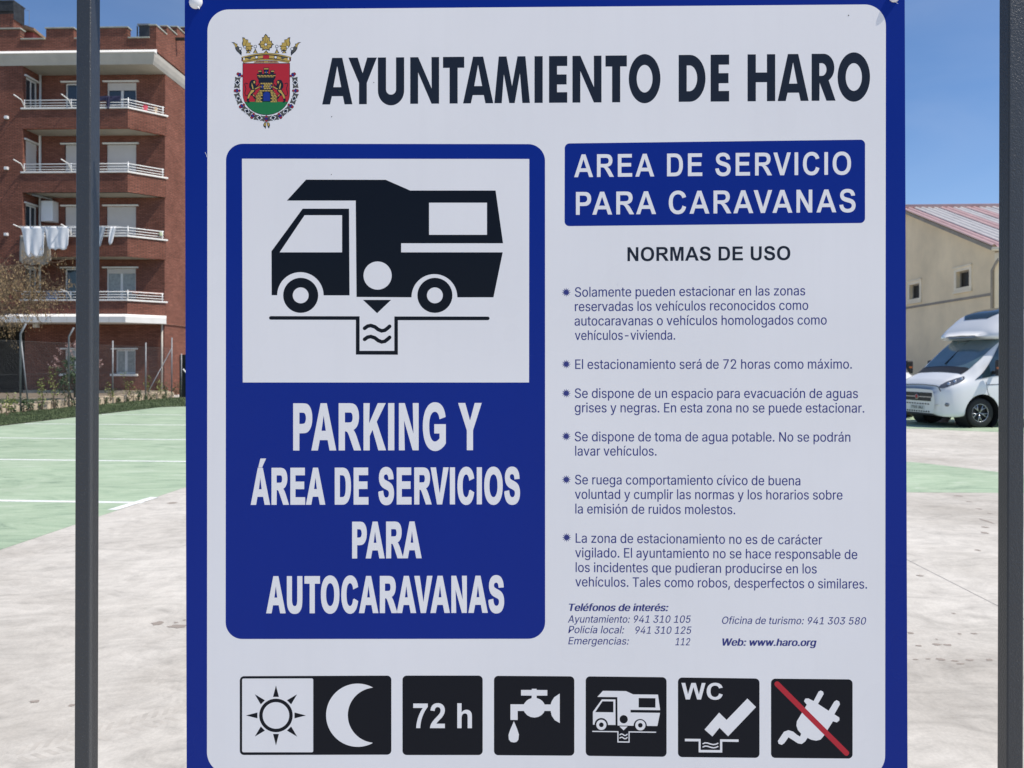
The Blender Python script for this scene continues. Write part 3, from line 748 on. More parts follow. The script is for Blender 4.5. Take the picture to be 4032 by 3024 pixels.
bm.faces.new([bm.verts.new(p) for p in ((0, LW, 5.5), (0, 0, 5.5), (0, 0, EV), (0, LW / 2, RI), (0, LW, EV))])
for a, b, c, d in wops:
    for q in (((0,a,c),(0.22,a,c),(0.22,a,d),(0,a,d)), ((0,b,c),(0,b,d),(0.22,b,d),(0.22,b,c)), ((0,a,d),(0.22,a,d),(0.22,b,d),(0,b,d)), ((0,a,c),(0,b,c),(0.22,b,c),(0.22,a,c))):
        bm.faces.new([bm.verts.new(p) for p in q])
bm.faces.new([bm.verts.new(p) for p in ((0, 0, 0), (40, 0, 0), (40, 0, EV), (0, 0, EV))])
bm.faces.new([bm.verts.new(p) for p in ((0, LW, 0), (40, LW, 0), (40, LW, EV), (0, LW, EV))])
obj('wall', bm, M['stucco'], wh)
for a, b, c, d in wops:
    bm = BM(); s_ = .16
    for q in ((a - s_, a, c - s_, d + s_), (b, b + s_, c - s_, d + s_), (a, b, d, d + s_), (a, b, c - s_, c)):
        box(bm, -.03, .0, q[0] + .001, q[1] - .001, q[2], q[3])
    box(bm, -.07, -.03, a - s_ - .04, b + s_ + .04, d + s_ - .02, d + s_ + .04)
    box(bm, -.07, -.03, a - s_ - .04, b + s_ + .04, c - s_ - .05, c - s_ + .02)
    wf = obj('window', bm, M['stucco2'], wh)
    bm = BM(); box(bm, .16, .19, a, b, c, d); obj('pane', bm, M['dullglass'], wf)
    bm = BM(); box(bm, .12, .158, a, a + .06, c, d); box(bm, .12, .158, b - .06, b, c, d); box(bm, .12, .158, a + .06, b - .06, d - .05, d); box(bm, .12, .158, a + .06, b - .06, c, c + .05)
    obj('frame', bm, M['band'], wf)
bm = BM(); box(bm, -.035, 0, .12, LW, 4.10, 4.19); obj('string_course', bm, M['band'], wh)
# corrugated roof: real waves running down the slope, sheets alternate
for side in (0, 1):
    X = -.30; k = 0
    while X < 38:
        wdt = .56; n = 20; vs = []; fs = []
        ya, za = (-.35, EV - .12) if side == 0 else (LW + .35, EV - .12); yb, zb = LW / 2, RI + .04
        dz = .012 * (k % 2)
        for i in range(n + 1):
            x = X + wdt * i / n; hz = .055 * math.sin(2 * math.pi * (x - X) / .28)
            vs.append((x, ya, za + hz + dz)); vs.append((x, yb, zb + hz + dz))
        for i in range(n): fs.append((2*i, 2*i+2, 2*i+3, 2*i+1))
        white = (k % 5 in (1, 2, 4))
        o = pyobj('roof_sheet', vs, fs, M['roofwhite'] if white else M['roofred'], wh, True)
        X += wdt - .0; k += 1
bm = BM(); tube(bm, [(-.33, LW / 2, RI + .09), (38, LW / 2, RI + .09)], .11, 10); obj('ridge_cap', bm, M['roofred'], wh, smooth=True)
bm = BM()
v = [(0.0, -.34, EV - .32), (0.0, LW / 2, RI - .16), (0.0, LW / 2, RI - .03), (0.0, -.34, EV - .17)]
a = [bm.verts.new((-.26, y, z)) for _, y, z in v]; b = [bm.verts.new((-.20, y, z)) for _, y, z in v]
bm.faces.new(a[::-1]); bm.faces.new(b)
for i in range(4): bm.faces.new((a[i], a[(i+1) % 4], b[(i+1) % 4], b[i]))
v = [(0.0, LW + .34, EV - .32), (0.0, LW / 2 + .001, RI - .16), (0.0, LW / 2 + .001, RI - .03), (0.0, LW + .34, EV - .17)]
a = [bm.verts.new((-.26, y, z)) for _, y, z in v]; b = [bm.verts.new((-.20, y, z)) for _, y, z in v]
bm.faces.new(a); bm.faces.new(b[::-1])
for i in range(4): bm.faces.new((a[i], b[i], b[(i+1) % 4], a[(i+1) % 4]))
obj('barge_board', bm, M['band'], wh)
bm = BM()
for y_, z_ in ((-.30, EV - .22), ): tube(bm, [(-.3, y_ - .06, z_ - .02), (38, y_ - .06, z_ - .02)], .07, 10)
obj('gutter', bm, M['stucco2'], wh, smooth=True)
bm = BM(); box(bm, -.02, .5, -.30, -.001, EV - .62, EV - .34); obj('eaves_corbel', bm, M['stucco2'], wh)
bm = BM(); tube(bm, [(.12, -.34, EV - .30), (-.055, -.12, EV - .75), (-.055, .10, EV - .95), (-.055, .10, .1)], .045, 8); obj('downpipe', bm, M['band'], wh, smooth=True)

# ------------------------------------------------------------------ motorhomes (local x forward, y left, z up; origin under the front axle)
M['paint'] = mat('white vehicle paint', (0.76, 0.77, 0.77), 0.25, coat=0.6)
M['plastic'] = mat('black trim plastic', (0.02, 0.02, 0.022), 0.5)
M['vglass'] = mat('tinted vehicle glass', (0.02, 0.04, 0.055), 0.04, spec=0.9)
M['screen'] = mat('windscreen with inner sunblind', (0.10, 0.165, 0.19), 0.08, spec=0.9, coat=0.5)
M['chrome'] = mat('bright alloy', (0.42, 0.43, 0.45), 0.3, metal=0.9)
M['lamp'] = mat('headlamp glass', (0.10, 0.105, 0.12), 0.08, spec=0.9, coat=0.8)
M['lampb'] = mat('lamp reflector', (0.7, 0.7, 0.72), 0.2, metal=0.8)
M['tyre'] = mat('tyre rubber', (0.022, 0.022, 0.022), 0.8)
M['red'] = mat('red badge', (0.35, 0.02, 0.02), 0.4)
M['amber'] = mat('amber lens', (0.55, 0.16, 0.05), 0.3)
M['plate'] = mat('plate white', (0.62, 0.62, 0.60), 0.5)
def cr(p0, p1, p2, p3, t):
    return 0.5 * ((2*p1) + (p2 - p0)*t + (2*p0 - 5*p1 + 4*p2 - p3)*t*t + (3*p1 - p0 - 3*p2 + p3)*t**3)
def interp(keys, tab, f):
    """keys descending; tab rows of equal length"""
    n = len(keys)
    for i in range(n - 1):
        if keys[i] >= f >= keys[i+1] or i == n - 2:
            t_ = (keys[i] - f) / (keys[i] - keys[i+1]); t_ = min(max(t_, 0), 1)
            r0, r1, r2, r3 = tab[max(i-1, 0)], tab[i], tab[i+1], tab[min(i+2, n-1)]
            return [b + (c - b) * t_ if (abs(keys[i] - keys[i+1]) < .06) else cr(a, b, c, d, t_) for a, b, c, d in zip(r0, r1, r2, r3)]
# rows: width low, z bottom, width belt, z shoulder, width top, z top edge, z crown
CABK = [1.02, 1.00, .93, .80, .60, .38, .10, -.35, -.80, -1.5]
CAB = [[.58, .34, .64, .78, .52, .93, .95], [.72, .31, .78, .84, .64, 1.00, 1.03], [.84, .28, .89, .90, .72, 1.07, 1.11], [.92, .27, .97, .98, .76, 1.17, 1.21],
       [.96, .27, 1.01, 1.05, .79, 1.27, 1.31], [.97, .30, 1.02, 1.10, .80, 1.37, 1.42], [.97, .30, 1.02, 1.16, .84, 1.60, 1.66],
       [.97, .30, 1.02, 1.20, .84, 1.98, 2.05], [.97, .30, 1.02, 1.22, .84, 2.28, 2.33], [.97, .30, 1.02, 1.22, .84, 2.30, 2.34]]
def cab_pt(f, t):
    """t from -1 (right bottom) over 0 (crown) to 1 (left bottom)"""
    wl, zb, wb_, zs_, wt, zt, zc = interp(CABK, CAB, f)
    P = [(0, zc), (wt * .62, zc - (zc - zt) * .35), (wt, zt - .0), (wt + (wb_ - wt) * .55, zt + (zs_ - zt) * .5), (wb_ - .02, zs_), (wb_, zs_ - .22), (wb_ - .01, zb + .22), (wl, zb + .02), (wl * .8, zb), (0, zb)]
    a_ = abs(t) * (len(P) - 1); i = min(int(a_), len(P) - 2); q = a_ - i
    g = lambda k: P[max(0, min(k, len(P) - 1))] if k >= 0 else (-P[1][0], P[1][1])
    y = cr(g(i-1)[0], g(i)[0], g(i+1)[0], g(i+2)[0], q); z = cr(g(i-1)[1], g(i)[1], g(i+1)[1], g(i+2)[1], q)
    return Vector((f, y if t >= 0 else -y, z))
LUK = [-.22, -.26, -.36, -.52, -.84, -1.32, -2.0, -5.3]
# z top centre, z bottom, half width, z shoulder
LU = [[2.34, 2.28, .55, 2.31], [2.40, 2.25, .78, 2.33], [2.52, 2.23, .92, 2.38], [2.66, 2.22, 1.00, 2.45], [2.93, 2.22, 1.07, 2.62], [3.07, 2.22, 1.12, 2.80], [3.10, 2.22, 1.14, 2.88], [3.04, 2.22, 1.14, 2.88]]
def lu_pt(f, t):
    zt, zb, w_, zsh = interp(LUK, LU, f)
    P = [(0, zt), (w_ * .45, zt - .01), (w_ * .80, zt - (zt - zsh) * .35), (w_ * .97, zsh), (w_, (zsh + zb) / 2), (w_ * .97, zb + .03), (w_ * .8, zb), (0, zb)]
    a_ = abs(t) * (len(P) - 1); i = min(int(a_), len(P) - 2); q = a_ - i
    g = lambda k: P[max(0, min(k, len(P) - 1))] if k >= 0 else (-P[1][0], P[1][1])
    y = cr(g(i-1)[0], g(i)[0], g(i+1)[0], g(i+2)[0], q); z = cr(g(i-1)[1], g(i)[1], g(i+1)[1], g(i+2)[1], q)
    return Vector((f, y if t >= 0 else -y, z))
def patch(fn, f0, f1, t0, t1, nf=14, nt=14, off=0.0, shape=None):
    vs = []; fs = []
    for i in range(nf + 1):
        for j in range(nt + 1):
            u, v = i / nf, j / nt
            if shape: f, t_ = shape(u, v)
            else: f, t_ = f0 + (f1 - f0) * u, t0 + (t1 - t0) * v
            p = fn(f, t_)
            if off:
                h = .01; a_ = fn(f + h, t_) - fn(f - h, t_); b_ = fn(f, t_ + h) - fn(f, t_ - h); n_ = a_.cross(b_)
                if n_.length > 1e-9:
                    n_.normalize()
                    if n_.dot(p - Vector((f, 0, 1.2))) < 0 and abs(p.y) > .3: n_ = -n_
                    elif abs(p.y) <= .3 and n_.z < 0: n_ = -n_
                    p = p + n_ * off
            vs.append(p)
    for i in range(nf):
        for j in range(nt): a_ = i * (nt + 1) + j; fs.append((a_, a_ + 1, a_ + nt + 2, a_ + nt + 1))
    return vs, fs
def make_motorhome(loc, rz, label, group):
    r0 = empty('motorhome', loc, rz, label=label, cat='motorhome', group=group)
    # cab body, with wheel arches cut through
    vs, fs = patch(cab_pt, 1.02, -1.5, -1, 1, 60, 72)
    n = 73; fs.append(tuple(range(n))); fs.append(tuple(60 * 73 + i for i in range(73))[::-1])
    body = pyobj('cab', vs, fs, [M['paint'], M['plastic']], r0, True)
    bm = BM(); lathe(bm, [(0, -.42), (.47, -.42), (.47, .42), (0, .42)], 40, Matrix.Translation((0, .98, .37)) @ Matrix.Rotation(R(90), 4, 'X'))
    lathe(bm, [(0, -.42), (.47, -.42), (.47, .42), (0, .42)], 40, Matrix.Translation((0, -.98, .37)) @ Matrix.Rotation(R(90), 4, 'X'))
    bmesh.ops.recalc_face_normals(bm, faces=bm.faces)
    me = bpy.data.meshes.new('arch'); bm.to_mesh(me); bm.free(); cut = bpy.data.objects.new('arch_cutter', me); COL.objects.link(cut); cut.parent = r0
    b = body.modifiers.new('arch', 'BOOLEAN'); b.object = cut; b.operation = 'DIFFERENCE'; b.solver = 'EXACT'
    dg = bpy.context.evaluated_depsgraph_get(); bpy.context.view_layer.update()
    nm = bpy.data.meshes.new_from_object(body.evaluated_get(bpy.context.evaluated_depsgraph_get()))
    body.modifiers.clear(); body.data = nm; bpy.data.objects.remove(cut)
    for p in body.data.polygons: p.use_smooth = len(p.vertices) <= 4
    for sg in (-1, 1):   # black inner arch
        bm = BM()
        lathe(bm, [(.466, -.03 if sg == 1 else -.40), (.466, .40 if sg == 1 else .03)], 40, Matrix.Translation((0, .98 * sg, .37)) @ Matrix.Rotation(R(90) , 4, 'X'))
        box(bm, -.47, .47, sg * .60 - .02, sg * .60 + .02, .28, .84)
        obj('wheel_arch', bm, M['plastic'], r0)
    bm = BM(); box(bm, -1.4, .80, -.60, .60, .26, .60); obj('underbody', bm, M['plastic'], r0)
    # luton and living body
    vs, fs = patch(lu_pt, -.22, -5.3, -1, 1, 50, 56); fs.append(tuple(range(57))); fs.append(tuple(50 * 57 + i for i in range(57))[::-1])
    pyobj('luton_nose', vs, fs, M['paint'], r0, True)
    bm = BM(); box(bm, -5.3, -1.25, -1.14, 1.14, .32, 2.4); obj('living_body', bm, M['paint'], r0, bevel=.03)
    bm = BM()
    for a_, b_ in ((-2.6, -1.8), (-4.6, -3.6)):
        for sg in (-1, 1): box(bm, a_, b_, sg * 1.145 - .012, sg * 1.145 + .012, 1.5, 2.05)
    obj('side_window', bm, M['vglass'], r0, bevel=.04)
    vs, fs = patch(lu_pt, 0, 0, 0, 0, 16, 16, .010, lambda u, v: (-.66 - .90 * u, (-.27 + .54 * v) * (0.45 + .55 * min(1, u * 2.2))))
    pyobj('roof_light', vs, fs, M['vglass'], r0, True)
    for sg in (-1, 1):
        vs, fs = patch(lu_pt, 0, 0, 0, 0, 6, 6, .012, lambda u, v: (-.52 - .18 * u - .05 * v, sg * (.45 + .07 * v - .03 * u)))
        pyobj('vent', vs, fs, M['plastic'], r0, True)
    # windscreen, bonnet gap, side glass
    vs, fs = patch(cab_pt, 0, 0, 0, 0, 20, 24, .008, lambda u, v: (.36 - 1.14 * u, (-1 + 2 * v) * (.236 - .010 * u)))
    ws = pyobj('windscreen', vs, fs, M['screen'], r0, True)
    vs, fs = patch(cab_pt, 0, 0, 0, 0, 4, 24, .014, lambda u, v: (.43 - .20 * u, (-1 + 2 * v) * .235)); pyobj('scuttle', vs, fs, M['plastic'], r0, True)
    for sg in (-1, 1):
        vs, fs = patch(cab_pt, 0, 0, 0, 0, 14, 8, .011, lambda u, v: (.20 - 1.20 * u, sg * (.425 - (.20 * min(1, u * 1.35)) * (1 - v) - .01)))
        pyobj('side_glass', vs, fs, M['vglass'], r0, True)
        bm = BM(); tube(bm, [(.15, sg * .15, 1.60), (-.55, sg * .10, 2.16)], .012, 5)
    bm = BM()
    q0, q1 = cab_pt(.18, -.01), cab_pt(-.70, -.03); tube(bm, [q0 + Vector((.02, 0, .02)), q1 + Vector((.02, 0, .02))], .016, 5); obj('sunblind_seam', bm, M['plastic'], ws)
    # lamps, grille, badge, plate, fog lamps
    for sg in (-1, 1):
        vs, fs = patch(cab_pt, 0, 0, 0, 0, 14, 8, .010, lambda u, v: (.965 - .56 * u, sg * (.300 + .050 * (1 - u) - .085 * (1 - u) ** 2 + (.150 * (1 - u) ** .6 * u ** .25 + .035) * (v - .35))))
        hl = pyobj('headlight', vs, fs, M['lamp'], r0, True)
        for u in (.30, .55, .85):
            f = .965 - .56 * u; p = cab_pt(f, sg * (.30 + .05 * (1 - u) - .06 * (1 - u) ** 2)); bm = BM(); lathe(bm, [(0, .012), (.03, .010), (.038, 0)], 12, Matrix.Translation(p + Vector((.018, sg * .018, 0))) @ Vector((1, sg * .9, .3)).to_track_quat('Z', 'Y').to_matrix().to_4x4())
            obj('reflector', bm, M['lampb'], hl)
        bm = BM(); p = cab_pt(.90, sg * .62); lathe(bm, [(0, .02), (.045, .015), (.055, -.02)], 14, Matrix.Translation(p) @ Vector((1, sg * .6, 0)).to_track_quat('Z', 'Y').to_matrix().to_4x4()); obj('fog_lamp', bm, M['lamp'], r0)
    bm = BM(); box(bm, .985, 1.035, -.54, .54, .765, .86); box(bm, .985, 1.037, -.50, .50, .645, .735); gl = obj('grille', bm, M['plastic'], r0, bevel=.01)
    bm = BM(); box(bm, .98, 1.042, -.53, .53, .738, .762); obj('grille_bar', bm, M['chrome'], gl)
    bm = BM()
    for i in range(9): box(bm, .99, 1.030, -.42 + i * .1, -.365 + i * .1, .555, .585)
    for i in range(11): box(bm, .97, 1.025, -.50 + i * .09, -.45 + i * .09, .355, .395)
    obj('intake', bm, M['plastic'], r0)
    bm = BM(); lathe(bm, [(0, .012), (.050, .010), (.052, 0)], 20, Matrix.Translation((1.040, 0, .75)) @ Matrix.Rotation(R(90), 4, 'Y')); bd = obj('badge', bm, M['red'], r0)
    bm = BM(); lathe(bm, [(.050, 0), (.056, .014), (.068, .010), (.070, 0)], 20, Matrix.Translation((1.040, 0, .75)) @ Matrix.Rotation(R(90), 4, 'Y')); obj('badge_ring', bm, M['chrome'], bd)
    bm = BM(); box(bm, 1.02, 1.035, -.26, .26, .42, .53); pt = obj('number_plate', bm, M['plate'], r0)
    vs = []; fs = []; glyph_mesh('7793 JBJ', 'B', vs, fs, lambda x, y: (1.037, -.215 + x * .43, .442 + y * .066)); pyobj('lettering', vs, fs, M['plastic'], pt)
    # bumper lower lip
    bm = BM(); tube(bm, [(.55, -.93, .32), (.88, -.80, .31), (1.0, -.5, .31), (1.02, 0, .31), (1.0, .5, .31), (.88, .80, .31), (.55, .93, .32)], .03, 8); obj('bumper_lip', bm, M['plastic'], r0, smooth=True)
    bm = BM(); tube(bm, [cab_pt(.97, sg_) + Vector((.008, 0, 0)) for sg_ in [-.40 + .8 * q_ / 20 for q_ in range(21)]], .009, 5); obj('bonnet_gap', bm, M['plastic'], r0)
    # door gap and handle
    for sg in (-1, 1):
        bm = BM(); tube(bm, [cab_pt(-.10, sg * .46), cab_pt(-.12, sg * .55), cab_pt(-.17, sg * .60)], .006, 4)
        tube(bm, [cab_pt(-.12, sg * .505), cab_pt(-.6, sg * .505), cab_pt(-1.1, sg * .505)], .010, 4); obj('door_gap', bm, M['plastic'], r0)
        bm = BM(); c = Vector((-.30, sg * 1.22, 1.52))
        box(bm, c.x - .06, c.x + .06, c.y - .11, c.y + .11, c.z - .22, c.z + .18); mr = obj('mirror', bm, M['plastic'], r0, bevel=.04)
        bm = BM(); tube(bm, [(-.32, sg * .96, 1.38), (-.31, sg * 1.12, 1.38)], .05, 8); obj('mirror_arm', bm, M['plastic'], mr)
        bm = BM(); box(bm, c.x + .055, c.x + .066, c.y - .03, c.y + .07, c.z - .05, c.z + .0); obj('indicator', bm, M['amber'], mr)
        for fx in (0.0, -3.85):
            Mw = Matrix.Translation((fx, sg * .835, .37)) @ Matrix.Rotation(R(-90 * sg), 4, 'X')
            bm = BM(); lathe(bm, [(.225, -.11), (.33, -.115), (.368, -.09), (.373, 0), (.368, .09), (.33, .115), (.225, .105)], 44, Mw); wl_ = obj('wheel', bm, M['tyre'], r0, smooth=True)
            bm = BM(); lathe(bm, [(.225, -.10), (.228, .10), (.215, .10), (.205, .03), (.0, .02)], 36, Mw); obj('rim_well', bm, M['plastic'], wl_)
            bm = BM()
            lathe(bm, [(.213, .098), (.222, .108), (.230, .100)], 40, Mw)
            lathe(bm, [(0, .085), (.035, .083), (.045, .06)], 16, Mw)
            for k in range(5):
                a_ = 2 * math.pi * k / 5 + .3
                for s2 in (-.24, .24):
                    p0 = Mw @ Vector((math.cos(a_) * .045, math.sin(a_) * .045, .07)); pm = Mw @ Vector((math.cos(a_ + s2 * .35) * .11, math.sin(a_ + s2 * .35) * .11, .075)); p1 = Mw @ Vector((math.cos(a_ + s2) * .215, math.sin(a_ + s2) * .215, .095))
                    tube(bm, [p0, pm, p1], [.014, .014, .013], 6)
            obj('rim', bm, M['chrome'], wl_, smooth=True)
    return r0

